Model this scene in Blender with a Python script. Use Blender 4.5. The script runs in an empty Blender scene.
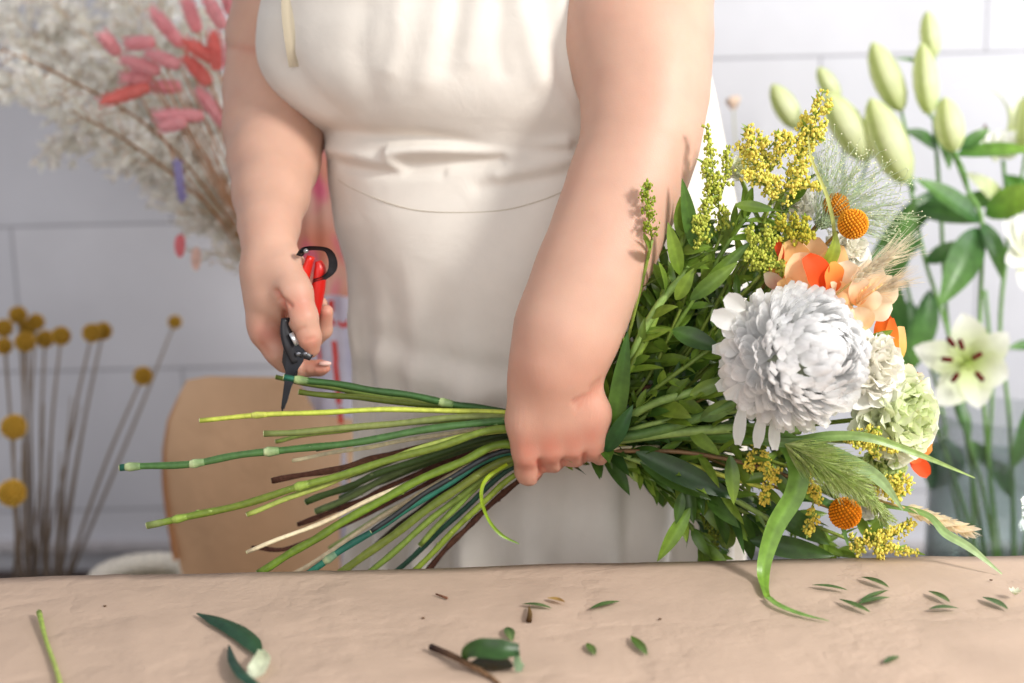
import bpy, math, random
import numpy as np
from mathutils import Vector, Matrix, Quaternion, noise as mnoise
R = random.Random(7)
sc = bpy.context.scene
COL = sc.collection
# ------------------------------------------------------------------ camera frame
F = 1300.0; CX, CY = 512.0, 341.5; CAMZ = 1.19; PITCH = math.radians(10)
FW = Vector((0, math.cos(PITCH), -math.sin(PITCH))); UPV = Vector((0, math.sin(PITCH), math.cos(PITCH)))
CAM = Vector((0, 0, CAMZ))
TZ = CAMZ - 0.467                       # table top height
def P(px, py, Y):
    d = FW + Vector((1, 0, 0)) * ((px - CX) / F) + UPV * ((CY - py) / F)
    return CAM + d * (Y / d.y)
def PZ(px, py, z):                      # point of a pixel on the horizontal plane z
    d = FW + Vector((1, 0, 0)) * ((px - CX) / F) + UPV * ((CY - py) / F)
    return CAM + d * ((z - CAMZ) / d.z)
def mpp(p): return (p - CAM).dot(FW) / F            # metres per pixel at a point
def proj(p):
    q = p - CAM; d = q.dot(FW)
    return CX + q.x / d * F, CY - q.dot(UPV) / d * F
# ------------------------------------------------------------------ mesh builder
class MB:
    def __init__(s): s.v = []; s.f = []; s.c = []
    def add(s, verts, faces, cols):
        o = len(s.v); s.v.extend([tuple(x) for x in verts])
        if cols and not isinstance(cols[0], (tuple, list)): cols = [cols] * len(verts)
        s.c.extend([tuple(c[:3]) for c in cols]); s.f.extend([tuple(o + i for i in f) for f in faces])
    def tube(s, pts, rad, col, n=8, smooth=5, cap=True, flat=1.0, col2=None, colfn=None, streak=0.0):
        pts = [Vector(p) for p in pts]
        if not isinstance(rad, (list, tuple)): rad = [rad] * len(pts)
        if smooth and len(pts) > 2: pts, rad = catmull(pts, rad, smooth)
        T = []
        for i in range(len(pts)):
            a = pts[max(0, i - 1)]; b = pts[min(len(pts) - 1, i + 1)]; t = (b - a)
            T.append(t.normalized() if t.length > 1e-9 else Vector((0, 0, 1)))
        u = T[0].orthogonal().normalized(); V = []; Cc = []; SK = [1 + R.uniform(-streak, streak) for _ in range(n)]
        for i, (p, t, r) in enumerate(zip(pts, T, rad)):
            u = (u - t * u.dot(t)); u = u.normalized() if u.length > 1e-6 else t.orthogonal().normalized()
            w = t.cross(u); k = i / max(1, len(pts) - 1)
            if colfn: cc = colfn(k)
            elif col2: cc = mix(col, col2, k)
            else: cc = col
            for j in range(n):
                a = 2 * math.pi * j / n
                V.append(p + u * (math.cos(a) * r) + w * (math.sin(a) * r * flat)); Cc.append(tuple(x * SK[j] for x in cc) if streak else cc)
        m = len(pts); Fc = [(i * n + j, i * n + (j + 1) % n, (i + 1) * n + (j + 1) % n, (i + 1) * n + j) for i in range(m - 1) for j in range(n)]
        if cap: Fc.append(tuple(range(n))[::-1]); Fc.append(tuple(range((m - 1) * n, m * n)))
        s.add(V, Fc, Cc)
    def blob(s, c, r, col, sub=1, sc3=None, q=None, jit=0):
        vv, ff = ICO[sub]; V = []
        for x in vv:
            y = Vector(x) * (r * (1 + (R.uniform(-jit, jit) if jit else 0)))
            if sc3: y = Vector((y.x * sc3[0], y.y * sc3[1], y.z * sc3[2]))
            if q: y = q @ y
            V.append(Vector(c) + y)
        s.add(V, ff, [tuple(col)] * len(V))
    def leaf(s, base, d, nrm, L, W, col, col2=None, curl=0.3, fold=0.25, nu=8, nv=4, shape=0.85, peak=0.42, wave=0.0, twist=0.0, tip=0.0, vein=0.12, cup=0.0):
        """blade along d with upper side nrm; curl bends it away from nrm; fold makes a V section"""
        d = Vector(d).normalized(); nrm = Vector(nrm); nrm = (nrm - d * nrm.dot(d))
        nrm = nrm.normalized() if nrm.length > 1e-5 else d.orthogonal().normalized()
        p = Vector(base); V = []; Cc = []; ds = L / nu; col2 = col2 or col; ph = R.uniform(0, 6.28)
        for i in range(nu + 1):
            t = i / nu
            w = W * 0.5 * (math.sin(math.pi * t ** (math.log(0.5) / math.log(peak))) ** shape if 0 < t < 1 else 0)
            w = max(w, W * 0.04 if t < .5 else W * tip * 0.5 + .00005)
            side = d.cross(nrm)
            for j in range(nv + 1):
                u = (j / nv - .5) * 2
                off = side * (u * w) + nrm * ((abs(u) ** 1.3) * w * fold + (u * u) * cup * w)
                if wave: off += nrm * (math.sin(t * 11 + ph + (2 if u > 0 else 0)) * abs(u) * wave * W)
                V.append(p + off)
                c = mix(col, col2, t); g = 1 + vein * (1 if abs(u) < .2 else -0.4 * (abs(u) < .7))
                Cc.append(tuple(min(1, x * g) for x in c))
            q = Quaternion(side, -curl / nu); d = q @ d; nrm = q @ nrm
            if twist: nrm = Quaternion(d, twist / nu) @ nrm
            p = p + d * ds
        k = nv + 1
        s.add(V, [(i * k + j, i * k + j + 1, (i + 1) * k + j + 1, (i + 1) * k + j) for i in range(nu) for j in range(nv)], Cc)
    def strip(s, pts, widths, nrm, col, col2=None, fold=0.2, smooth=6, nv=4):
        """ribbon through points"""
        pts = [Vector(p) for p in pts]
        pts, widths = catmull(pts, widths, smooth) if smooth else (pts, widths)
        V = []; Cc = []; nrm = Vector(nrm); m = len(pts)
        for i, p in enumerate(pts):
            t = (pts[min(m - 1, i + 1)] - pts[max(0, i - 1)]).normalized()
            n = (nrm - t * nrm.dot(t)); n = n.normalized() if n.length > 1e-5 else t.orthogonal().normalized()
            sd = t.cross(n); w = widths[i] * .5; c = mix(col, col2 or col, i / (m - 1))
            for j in range(nv + 1):
                u = (j / nv - .5) * 2
                V.append(p + sd * (u * w) + n * (abs(u) * w * fold)); g = 1.12 if abs(u) < .1 else 1 - .06 * ((j * 7) % 3)
                Cc.append(tuple(min(1, x * g) for x in c))
        k = nv + 1
        s.add(V, [(i * k + j, i * k + j + 1, (i + 1) * k + j + 1, (i + 1) * k + j) for i in range(m - 1) for j in range(nv)], Cc)
    def box(s, c, size, col, rot=None, bev=0.0):
        import bmesh
        bm = bmesh.new(); bmesh.ops.create_cube(bm, size=1)
        for v in bm.verts: v.co = Vector((v.co.x * size[0], v.co.y * size[1], v.co.z * size[2]))
        if bev: bmesh.ops.bevel(bm, geom=bm.edges[:], offset=bev, segments=2, profile=.6, affect='EDGES')
        bm.verts.ensure_lookup_table(); M = rot or Matrix.Identity(3)
        s.add([Vector(c) + M @ v.co for v in bm.verts], [[v.index for v in f.verts] for f in bm.faces], [tuple(col)] * len(bm.verts)); bm.free()
    def lathe(s, c, prof, col, n=48, colfn=None):
        V = [Vector(c) + Vector((r * math.cos(2 * math.pi * j / n), r * math.sin(2 * math.pi * j / n), z)) for (r, z) in prof for j in range(n)]
        m = len(prof)
        s.add(V, [(i * n + j, i * n + (j + 1) % n, (i + 1) * n + (j + 1) % n, (i + 1) * n + j) for i in range(m - 1) for j in range(n)], [tuple(col)] * len(V))
    def build(s, name, mat, parent=None, smooth=True):
        me = bpy.data.meshes.new(name); me.from_pydata(s.v, [], s.f); me.validate(); me.update()
        if len(s.c) == len(me.vertices):
            a = me.color_attributes.new('Col', 'FLOAT_COLOR', 'POINT')
            a.data.foreach_set('color', np.array([(c[0], c[1], c[2], 1.0) for c in s.c], dtype=np.float32).ravel())
        if smooth: me.polygons.foreach_set('use_smooth', [True] * len(me.polygons))
        me.materials.append(mat)
        o = bpy.data.objects.new(name, me); COL.objects.link(o)
        if parent is not None:
            o.parent = parent; o.matrix_parent_inverse = Matrix.Translation(parent.location).inverted()
        return o
def mix(a, b, t): return tuple(a[i] * (1 - t) + b[i] * t for i in range(3))
def catmull(pts, rad, k):
    P_, R_ = [], []; n = len(pts)
    for i in range(n - 1):
        p0 = pts[i - 1] if i else pts[0] * 2 - pts[1]; p1 = pts[i]; p2 = pts[i + 1]; p3 = pts[i + 2] if i + 2 < n else pts[-1] * 2 - pts[-2]
        for j in range(k):
            t = j / k
            P_.append(.5 * ((2 * p1) + (p2 - p0) * t + (2 * p0 - 5 * p1 + 4 * p2 - p3) * t * t + (3 * p1 - p0 - 3 * p2 + p3) * t ** 3))
            R_.append(rad[i] * (1 - t) + rad[i + 1] * t)
    P_.append(pts[-1]); R_.append(rad[-1]); return P_, R_
import bmesh
ICO = {}
for sub in (1, 2, 3):
    bm = bmesh.new(); bmesh.ops.create_icosphere(bm, subdivisions=sub, radius=1); bm.verts.ensure_lookup_table()
    ICO[sub] = ([tuple(v.co) for v in bm.verts], [tuple(v.index for v in f.verts) for f in bm.faces]); bm.free()
def lin(r, g, b):  # sRGB bytes to linear
    def f(c): c /= 255.; return c / 12.92 if c <= .04045 else ((c + .055) / 1.055) ** 2.4
    return (f(r), f(g), f(b))
def jc(c, a=.15):
    k = 1 + R.uniform(-a, a); return tuple(min(1, x * k * (1 + R.uniform(-a, a) * .3)) for x in c)
def rv(): 
    z = R.uniform(-1, 1); a = R.uniform(0, 6.283); r = math.sqrt(1 - z * z); return Vector((r * math.cos(a), r * math.sin(a), z))
# ------------------------------------------------------------------ materials
def mat(name, rough=.5, trans=0.0, col=None, nscale=60, namt=.12, bump=0.0, bscale=200, spec=.4, sss=0.0, metal=0.0, sssr=(1, .35, .2), sheen=0):
    m = bpy.data.materials.new(name); m.use_nodes = True; nt = m.node_tree; N = nt.nodes; Lk = nt.links; N.clear()
    out = N.new('ShaderNodeOutputMaterial'); b = N.new('ShaderNodeBsdfPrincipled')
    if col is None: a = N.new('ShaderNodeAttribute'); a.attribute_name = 'Col'; cs = a.outputs['Color']
    else: a = N.new('ShaderNodeRGB'); a.outputs[0].default_value = (*col, 1); cs = a.outputs[0]
    tc = N.new('ShaderNodeTexCoord'); nz = N.new('ShaderNodeTexNoise'); nz.inputs['Scale'].default_value = nscale; nz.inputs['Detail'].default_value = 4
    Lk.new(tc.outputs['Object'], nz.inputs['Vector'])
    mr = N.new('ShaderNodeMapRange'); mr.inputs['From Min'].default_value = .3; mr.inputs['From Max'].default_value = .7
    mr.inputs['To Min'].default_value = 1 - namt; mr.inputs['To Max'].default_value = 1 + namt; Lk.new(nz.outputs['Fac'], mr.inputs['Value'])
    vm = N.new('ShaderNodeVectorMath'); vm.operation = 'SCALE'; Lk.new(cs, vm.inputs[0]); Lk.new(mr.outputs[0], vm.inputs['Scale'])
    Lk.new(vm.outputs[0], b.inputs['Base Color']); b.inputs['Roughness'].default_value = rough
    b.inputs['Specular IOR Level'].default_value = spec; b.inputs['Metallic'].default_value = metal
    if sss:
        b.inputs['Subsurface Weight'].default_value = sss; b.inputs['Subsurface Radius'].default_value = sssr; b.inputs['Subsurface Scale'].default_value = .008
    if sheen: b.inputs['Sheen Weight'].default_value = sheen
    if bump:
        n2 = N.new('ShaderNodeTexNoise'); n2.inputs['Scale'].default_value = bscale; n2.inputs['Detail'].default_value = 3; Lk.new(tc.outputs['Object'], n2.inputs['Vector'])
        bp = N.new('ShaderNodeBump'); bp.inputs['Strength'].default_value = bump; bp.inputs['Distance'].default_value = .002
        Lk.new(n2.outputs['Fac'], bp.inputs['Height']); Lk.new(bp.outputs[0], b.inputs['Normal'])
    if trans:
        t = N.new('ShaderNodeBsdfTranslucent'); Lk.new(vm.outputs[0], t.inputs['Color']); mx = N.new('ShaderNodeMixShader'); mx.inputs[0].default_value = trans
        Lk.new(b.outputs[0], mx.inputs[1]); Lk.new(t.outputs[0], mx.inputs[2]); Lk.new(mx.outputs[0], out.inputs['Surface'])
    else: Lk.new(b.outputs[0], out.inputs['Surface'])
    return m
M_LEAF = mat('leaf', .36, .34, nscale=90, namt=.22, spec=.5)
M_PETAL = mat('petal', .6, .30, nscale=80, namt=.05, spec=.2)
M_STEM = mat('stem', .5, 0.05, nscale=150, namt=.18, bump=.25, bscale=400)
M_BARK = mat('bark', .85, 0, nscale=200, namt=.35, bump=.8, bscale=500, spec=.2)
M_WPETAL = mat('white_petal', .7, .5, nscale=80, namt=.02, spec=.1)
M_FUZZ = mat('fuzz', .9, .25, nscale=200, namt=.12, spec=.1)
M_DRY = mat('dried', .8, .5, nscale=90, namt=.15, spec=.15)
M_SKIN = mat('skin', .48, 0, nscale=28, namt=.045, bump=.10, bscale=700, spec=.35, sss=.28)
M_NAIL = mat('nail', .25, 0, col=lin(232, 190, 178), namt=.03)
M_PLASTIC = mat('plastic', .35, 0, nscale=60, namt=.05)
M_STEEL = mat('steel', .3, 0, nscale=60, namt=.1, metal=.85)
M_STRAP = mat('strap', .75, 0, nscale=300, namt=.2, bump=.4, bscale=900)
M_PAPERPRINT = mat('wrapping_paper', .6, .25, nscale=60, namt=.04)
M_ROPE = mat('rope', .9, 0, nscale=200, namt=.2, bump=.6, bscale=500)
M_WOOD = mat('wood', .6, 0, nscale=14, namt=.25)
def kraft(name, base, bstr, sc1):
    m = mat(name, .72, 0, nscale=sc1, namt=.07, spec=.25); nt = m.node_tree; N = nt.nodes; Lk = nt.links; b = N['Principled BSDF']; tc = N['Texture Coordinate']
    vo = N.new('ShaderNodeTexVoronoi'); vo.feature = 'DISTANCE_TO_EDGE'; vo.inputs['Scale'].default_value = 4.5
    nz = N.new('ShaderNodeTexNoise'); nz.inputs['Scale'].default_value = 9; nz.inputs['Detail'].default_value = 5; nz.inputs['Roughness'].default_value = .55
    fib = N.new('ShaderNodeTexNoise'); fib.inputs['Scale'].default_value = 420; fib.inputs['Detail'].default_value = 2
    ad = N.new('ShaderNodeVectorMath'); ad.operation = 'MULTIPLY_ADD'; ad.inputs[1].default_value = (.25,) * 3
    Lk.new(tc.outputs['Object'], nz.inputs['Vector']); Lk.new(tc.outputs['Object'], fib.inputs['Vector'])
    Lk.new(nz.outputs['Color'], ad.inputs[0]); Lk.new(tc.outputs['Object'], ad.inputs[2]); Lk.new(ad.outputs[0], vo.inputs['Vector'])
    s1 = N.new('ShaderNodeMapRange'); s1.inputs['From Max'].default_value = .12; Lk.new(vo.outputs['Distance'], s1.inputs['Value'])
    a1 = N.new('ShaderNodeMath'); a1.operation = 'MULTIPLY_ADD'; a1.inputs[1].default_value = .2; Lk.new(s1.outputs[0], a1.inputs[0]); Lk.new(nz.outputs['Fac'], a1.inputs[2])
    a2 = N.new('ShaderNodeMath'); a2.operation = 'MULTIPLY_ADD'; a2.inputs[1].default_value = .03; Lk.new(fib.outputs['Fac'], a2.inputs[0]); Lk.new(a1.outputs[0], a2.inputs[2])
    bp = N.new('ShaderNodeBump'); bp.inputs['Strength'].default_value = bstr; bp.inputs['Distance'].default_value = .01
    Lk.new(a2.outputs[0], bp.inputs['Height']); Lk.new(bp.outputs[0], b.inputs['Normal'])
    return m
M_KRAFT = kraft('kraft_paper', None, .5, 12)
def cloth_mat():
    m = mat('linen_cloth', .85, .12, nscale=25, namt=.03, spec=.15, sheen=.1); nt = m.node_tree; N = nt.nodes; Lk = nt.links; b = N['Principled BSDF']; tc = N['Texture Coordinate']
    w1 = N.new('ShaderNodeTexWave'); w1.bands_direction = 'X'; w1.inputs['Scale'].default_value = 260; w1.inputs['Distortion'].default_value = 1.5
    w2 = N.new('ShaderNodeTexWave'); w2.bands_direction = 'Z'; w2.inputs['Scale'].default_value = 260; w2.inputs['Distortion'].default_value = 1.5
    cr = N.new('ShaderNodeTexNoise'); cr.inputs['Scale'].default_value = 22; cr.inputs['Detail'].default_value = 4; cr.inputs['Distortion'].default_value = .6
    for w in (w1, w2, cr): Lk.new(tc.outputs['Object'], w.inputs['Vector'])
    a = N.new('ShaderNodeMath'); Lk.new(w1.outputs['Fac'], a.inputs[0]); Lk.new(w2.outputs['Fac'], a.inputs[1])
    a2 = N.new('ShaderNodeMath'); a2.operation = 'MULTIPLY_ADD'; a2.inputs[1].default_value = .035; Lk.new(a.outputs[0], a2.inputs[0]); Lk.new(cr.outputs['Fac'], a2.inputs[2])
    bp = N.new('ShaderNodeBump'); bp.inputs['Strength'].default_value = .3; bp.inputs['Distance'].default_value = .006
    Lk.new(a2.outputs[0], bp.inputs['Height']); Lk.new(bp.outputs[0], b.inputs['Normal']); return m
M_CLOTH = cloth_mat()
def glass(name, tint, edge=.5):
    """thin clear glass: tinted transmission, fresnel gloss, darker towards grazing rims"""
    m = bpy.data.materials.new(name); m.use_nodes = True; nt = m.node_tree; N = nt.nodes; Lk = nt.links; N.clear()
    out = N.new('ShaderNodeOutputMaterial'); tr = N.new('ShaderNodeBsdfTransparent'); gl = N.new('ShaderNodeBsdfGlossy'); gl.inputs['Roughness'].default_value = .04
    lw = N.new('ShaderNodeLayerWeight'); lw.inputs['Blend'].default_value = .25; mc = N.new('ShaderNodeMix'); mc.data_type = 'RGBA'
    mc.inputs['A'].default_value = (*tint, 1); mc.inputs['B'].default_value = (*[c * edge for c in tint], 1); Lk.new(lw.outputs['Facing'], mc.inputs['Factor']); Lk.new(mc.outputs['Result'], tr.inputs['Color'])
    mx = N.new('ShaderNodeMixShader'); fr_ = N.new('ShaderNodeMath'); fr_.operation = 'MULTIPLY_ADD'; fr_.inputs[1].default_value = .25; fr_.inputs[2].default_value = .03; Lk.new(lw.outputs['Facing'], fr_.inputs[0]); Lk.new(fr_.outputs[0], mx.inputs[0]); Lk.new(tr.outputs[0], mx.inputs[1]); Lk.new(gl.outputs[0], mx.inputs[2]); Lk.new(mx.outputs[0], out.inputs['Surface']); return m
M_GLASS = glass('clear_glass', (.96, .98, .98), .62); M_WATER = glass('water', (.84, .91, .88), .7)
# ------------------------------------------------------------------ things
def thing(name, label, cat, loc, group=None):
    o = bpy.data.objects.new(name, None); COL.objects.link(o); o.empty_display_size = .03; o.location = Vector(loc)
    return tag(o, label, cat, group)
def tag(o, label, cat, group=None, kind=None):
    if label: o['label'] = label
    if cat: o['category'] = cat
    if group: o['group'] = group
    o['kind'] = kind or 'thing'
    return o
# ================================================================== SETTING
WY = 2.5
def wall_material():
    m = bpy.data.materials.new('painted_block_wall'); m.use_nodes = True; nt = m.node_tree; N = nt.nodes; Lk = nt.links; b = N['Principled BSDF']
    tc = N.new('ShaderNodeTexCoord'); mp = N.new('ShaderNodeMapping'); Lk.new(tc.outputs['Object'], mp.inputs['Vector'])
    mp.inputs['Rotation'].default_value = (math.pi / 2, 0, 0)
    z1 = P(88, 225, WY).z; z2 = P(88, 370, WY).z; H = z1 - z2
    br = N.new('ShaderNodeTexBrick'); br.inputs['Scale'].default_value = 1; br.inputs['Brick Width'].default_value = .62; br.inputs['Row Height'].default_value = H
    br.inputs['Mortar Size'].default_value = .003; br.inputs['Mortar Smooth'].default_value = .35; br.inputs['Bias'].default_value = 0
    br.inputs['Color1'].default_value = (*lin(226, 226, 232), 1); br.inputs['Color2'].default_value = (*lin(220, 221, 228), 1); br.inputs['Mortar'].default_value = (*lin(180, 180, 187), 1)
    k = math.ceil(z1 / H); x1 = P(88, 300, WY).x
    mp.inputs['Location'].default_value = (-x1 + 6.03, z1 - 0 * H, 0)
    Lk.new(mp.outputs[0], br.inputs['Vector']); nz = N.new('ShaderNodeTexNoise'); nz.inputs['Scale'].default_value = 5; nz.inputs['Detail'].default_value = 5; Lk.new(tc.outputs['Object'], nz.inputs['Vector'])
    mx = N.new('ShaderNodeMix'); mx.data_type = 'RGBA'; mx.blend_type = 'MULTIPLY'; mx.inputs['Factor'].default_value = .25
    Lk.new(br.outputs['Color'], mx.inputs['A']); Lk.new(nz.outputs['Fac'], mx.inputs['B']); Lk.new(mx.outputs['Result'], b.inputs['Base Color']); b.inputs['Roughness'].default_value = .55
    bp = N.new('ShaderNodeBump'); bp.inputs['Strength'].default_value = .5; bp.inputs['Distance'].default_value = .004; bp.invert = True
    n2 = N.new('ShaderNodeTexNoise'); n2.inputs['Scale'].default_value = 60; Lk.new(tc.outputs['Object'], n2.inputs['Vector'])
    ma = N.new('ShaderNodeMath'); ma.operation = 'MULTIPLY_ADD'; ma.inputs[1].default_value = .12; Lk.new(n2.outputs['Fac'], ma.inputs[0]); Lk.new(br.outputs['Fac'], ma.inputs[2])
    Lk.new(ma.outputs[0], bp.inputs['Height']); Lk.new(bp.outputs[0], b.inputs['Normal']); return m
m = MB(); m.box((0, WY + .05, 1.4), (6.4, .1, 3.1), (.8, .8, .8)); w = m.build('wall_back', wall_material(), smooth=False); w['kind'] = 'structure'; w.rotation_euler.y = -math.radians(1.35); q = P(88, 225, WY); w.location = q - Matrix.Rotation(-math.radians(1.35), 3, 'Y') @ q
m = MB(); m.box((0, 1.0, -.025), (6.4, 5, .05), lin(120, 110, 104)); w = m.build('floor', mat('floor_concrete', .6, 0, nscale=6, namt=.15), smooth=False); w['kind'] = 'structure'
# low dark bench along the wall, and the skirting ledge above it
BZ = .30
t = thing('bench', 'low dark brown wooden bench along the painted block wall behind the woman', 'bench', (0, 2.2, 0))
m = MB(); m.box((0, 2.2, BZ - .02), (3.0, .5, .04), lin(66, 54, 50), bev=.004); m.build('bench_top', M_WOOD, t, smooth=False)
for x in (-1.4, 0, 1.4):
    for y in (2.0, 2.4):
        m = MB(); m.box((x, y, (BZ - .04) / 2), (.06, .06, BZ - .04), lin(60, 50, 46), bev=.004); m.build('leg', M_WOOD, t, smooth=False)
m = MB(); m.box((0, WY - .012, .335), (6.3, .022, .022), lin(190, 186, 188), bev=.004); w = m.build('trim_1', mat('painted_trim', .5, 0), smooth=False); w['kind'] = 'structure'
# table
e0 = PZ(0, 580, TZ); e1 = PZ(1024, 556.5, TZ); ed = (e1 - e0).normalized(); en = Vector((-ed.y, ed.x, 0))     # en points away from camera
yaw = math.atan2(ed.y, ed.x); RM = Matrix.Rotation(yaw, 3, 'Z'); mid = (e0 + e1) / 2
t = thing('work_table', 'wooden florist work table covered with brown kraft paper in the foreground', 'table', (mid.x, mid.y - .35, 0))
m = MB(); m.box(mid - en * .36 + Vector((0, 0, -.0235)), (1.9, .70, .035), lin(150, 112, 80), RM, .003); m.build('tabletop', M_WOOD, t, smooth=False)
for sx in (-.85, .85):
    for sy in (-.08, -.64):
        p = mid + ed * sx + en * sy; m = MB(); m.box((p.x, p.y, (TZ - .04) / 2), (.06, .06, TZ - .04), lin(140, 104, 74), RM, .003); m.build('leg', M_WOOD, t, smooth=False)
def paper_h(u, v):
    q = Vector((u * 3.2 + 5, v * 3.2, .3)); h = mnoise.fractal(q, 1.0, 2.0, 3) * .0016
    h += .0013 * max(0, 1 - abs(mnoise.noise(Vector((u * 2.1, v * 3.5 + u * 1.3, 4.1)))) * 7)       # sharp crease ridges
    h += .0011 * max(0, 1 - abs(mnoise.noise(Vector((u * 4.7 + 3 + v * 2, v * 2.2, 9.1)))) * 8)
    return h
m = MB(); NU, NV = 300, 110; V = []; Cc = []; W2, D2 = 1.86, .74
for j in range(NV + 1):
    for i in range(NU + 1):
        u = (i / NU - .5) * W2; v = -j / NV * D2 + .008
        h = paper_h(u, v) + .0015; edge = .004 * mnoise.noise(Vector((u * 3, 0, 7))) if j < 6 else 0
        dz = 0
        if j < 3: dz = -(3 - j) ** 2 * .0016; v = .010 - (3 - j) * .0003 if j else .0075
        p = mid + ed * u + en * (v + edge); V.append((p.x, p.y, TZ + h - .0015 + dz)); Cc.append(lin(186, 163, 144))
m.add(V, [(j * (NU + 1) + i, (j + 1) * (NU + 1) + i, (j + 1) * (NU + 1) + i + 1, j * (NU + 1) + i + 1) for j in range(NV) for i in range(NU)], Cc)
tag(m.build('kraft_paper_sheet', M_KRAFT), 'creased brown kraft paper sheet covering the work table', 'paper')

# ================================================================== THE WOMAN: body as one signed distance field
PR = []
def prim(a, ra, b, rb, k=.012, n=None, s=1.0): PR.append((np.array(a, float), ra, np.array(b, float), rb, k, None if n is None else np.array(Vector(n).normalized()), s))
def chain(pts, k=.012, n=None, s=1.0):               # pts: (px,py,Y,r_px)
    q = [P(a, b, c) for a, b, c, d in pts]; r = [d * mpp(p) for p, (_, _, _, d) in zip(q, pts)]
    for i in range(len(q) - 1): prim(q[i], r[i], q[i + 1], r[i + 1], k, n, s)
# torso
cy = 1.635
for (xl, xr, z, r) in ((-.10, .14, .88, .10), (-.09, .13, .98, .10), (-.08, .13, 1.08, .09), (-.09, .11, 1.17, .095), (-.09, .09, 1.26, .10), (-.11, .10, 1.33, .08)):
    prim((xl, cy, z), r, (xr, cy, z), r, .06)
prim((-.22, 1.67, 1.395), .06, (-.02, 1.645, 1.41), .07, .05); prim((-.02, 1.645, 1.41), .07, (.175, 1.60, 1.395), .07, .05)
prim((-.02, 1.65, 1.40), .062, (-.02, 1.635, 1.53), .052, .03)                          # neck
prim((-.02, 1.64, 1.64), .078, (-.02, 1.615, 1.585), .062, .03)                         # head, tilted down to the work
prim((-.02, 1.655, 1.655), .085, (-.02, 1.65, 1.63), .08, .02); prim((-.02, 1.575, 1.56), .03, (-.02, 1.59, 1.58), .05, .03)
prim((-.02, 1.553, 1.625), .009, (-.02, 1.538, 1.60), .0125, .01)                        # nose
for s_ in (-1, 1):
    prim((-.02 + s_ * .012, 1.552, 1.573), .0065, (-.02, 1.549, 1.574), .0075, .004)      # lips
    prim((-.02 + s_ * .031, 1.568, 1.632), .0125, (-.02 + s_ * .031, 1.569, 1.632), .0125, .004)  # eyes
    prim((-.02 + s_ * .080, 1.65, 1.60), .010, (-.02 + s_ * .084, 1.66, 1.64), .014, .01, (1, 0, 0), .5)   # ears
    prim((.02 + s_ * .085, 1.64, .84), .09, (.02 + s_ * .09, 1.63, .50), .06, .03); prim((.02 + s_ * .10, 1.63, .50), .065, (.02 + s_ * .10, 1.65, .10), .042, .02)
    prim((.02 + s_ * .10, 1.655, .06), .038, (.03 + s_ * .115, 1.50, .032), .030, .02)    # feet
# viewer-left arm (her right)
prim((-.225, 1.68, 1.39), .066, P(288, -20, 1.70), .062, .03)
chain([(288, -20, 1.70, 49), (280, 40, 1.69, 50), (276, 92, 1.66, 49), (275, 128, 1.62, 48.5), (274, 160, 1.565, 43), (271, 195, 1.51, 35), (269, 225, 1.465, 27.5), (269, 248, 1.435, 24)], .02)
# viewer-right arm (her left)
prim((.18, 1.61, 1.39), .072, P(634, -40, 1.55), .080, .03)
chain([(634, -40, 1.55, 72), (635, 0, 1.50, 72), (639, 45, 1.46, 67), (645, 95, 1.43, 57), (640, 145, 1.405, 52), (622, 195, 1.385, 51), (602, 245, 1.365, 48.5), (583, 290, 1.35, 47), (566, 335, 1.338, 46), (556, 368, 1.332, 43)], .03, n=(0, 1, 0), s=.86)
NPR0 = len(PR)
# ---- left hand (grips the stems), back of the hand to the camera
fx = [(527, 456), (551, 452), (574, 449), (592, 444)]
chain([(556, 368, 1.333, 41), (552, 400, 1.330, 39)], .015, n=(0, 1, 0), s=.62)
for (kx, ky), wx, rr in zip(fx, (531, 547, 563, 576), (15.5, 15.5, 15, 14.5)):
    chain([(wx, 385, 1.333, 20), (kx - 1, (ky + 385) / 2, 1.331, 18), (kx, ky - 6, 1.331, rr)], .014, n=(0, 1, 0), s=.85)
FK = []
for i, ((kx, ky), r) in enumerate(zip(fx, (13.5, 12.5, 12, 11.5))):
    dy_ = (11, 4, 2, 1)[i]
    chain([(kx, ky - 2, 1.334, r + .5), (kx + 2, ky + dy_ + 4, 1.346, r), (kx + 3, ky + dy_ + 3, 1.376, r - 1.2), (kx + 4, ky + dy_ - 2, 1.404, r - 1.6)], .007)
    chain([(kx + 4, ky + dy_ - 2, 1.404, r - 1.6), (kx + 4, ky - 14, 1.430, r - 2), (kx + 4, ky - 34, 1.438, r - 2.8)], .004)
    FK.append(P(kx + 1, ky + 8, 1.322)); FK.append(P(kx, ky - 4, 1.312))
chain([(527, 388, 1.338, 17), (523, 405, 1.356, 14), (521, 412, 1.385, 12.5), (524, 416, 1.42, 11), (534, 420, 1.437, 9.5)], .008)   # thumb over the top
chain([(592, 448, 1.335, 12), (600, 455, 1.352, 9.5), (604, 452, 1.375, 8)], .005)
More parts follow.
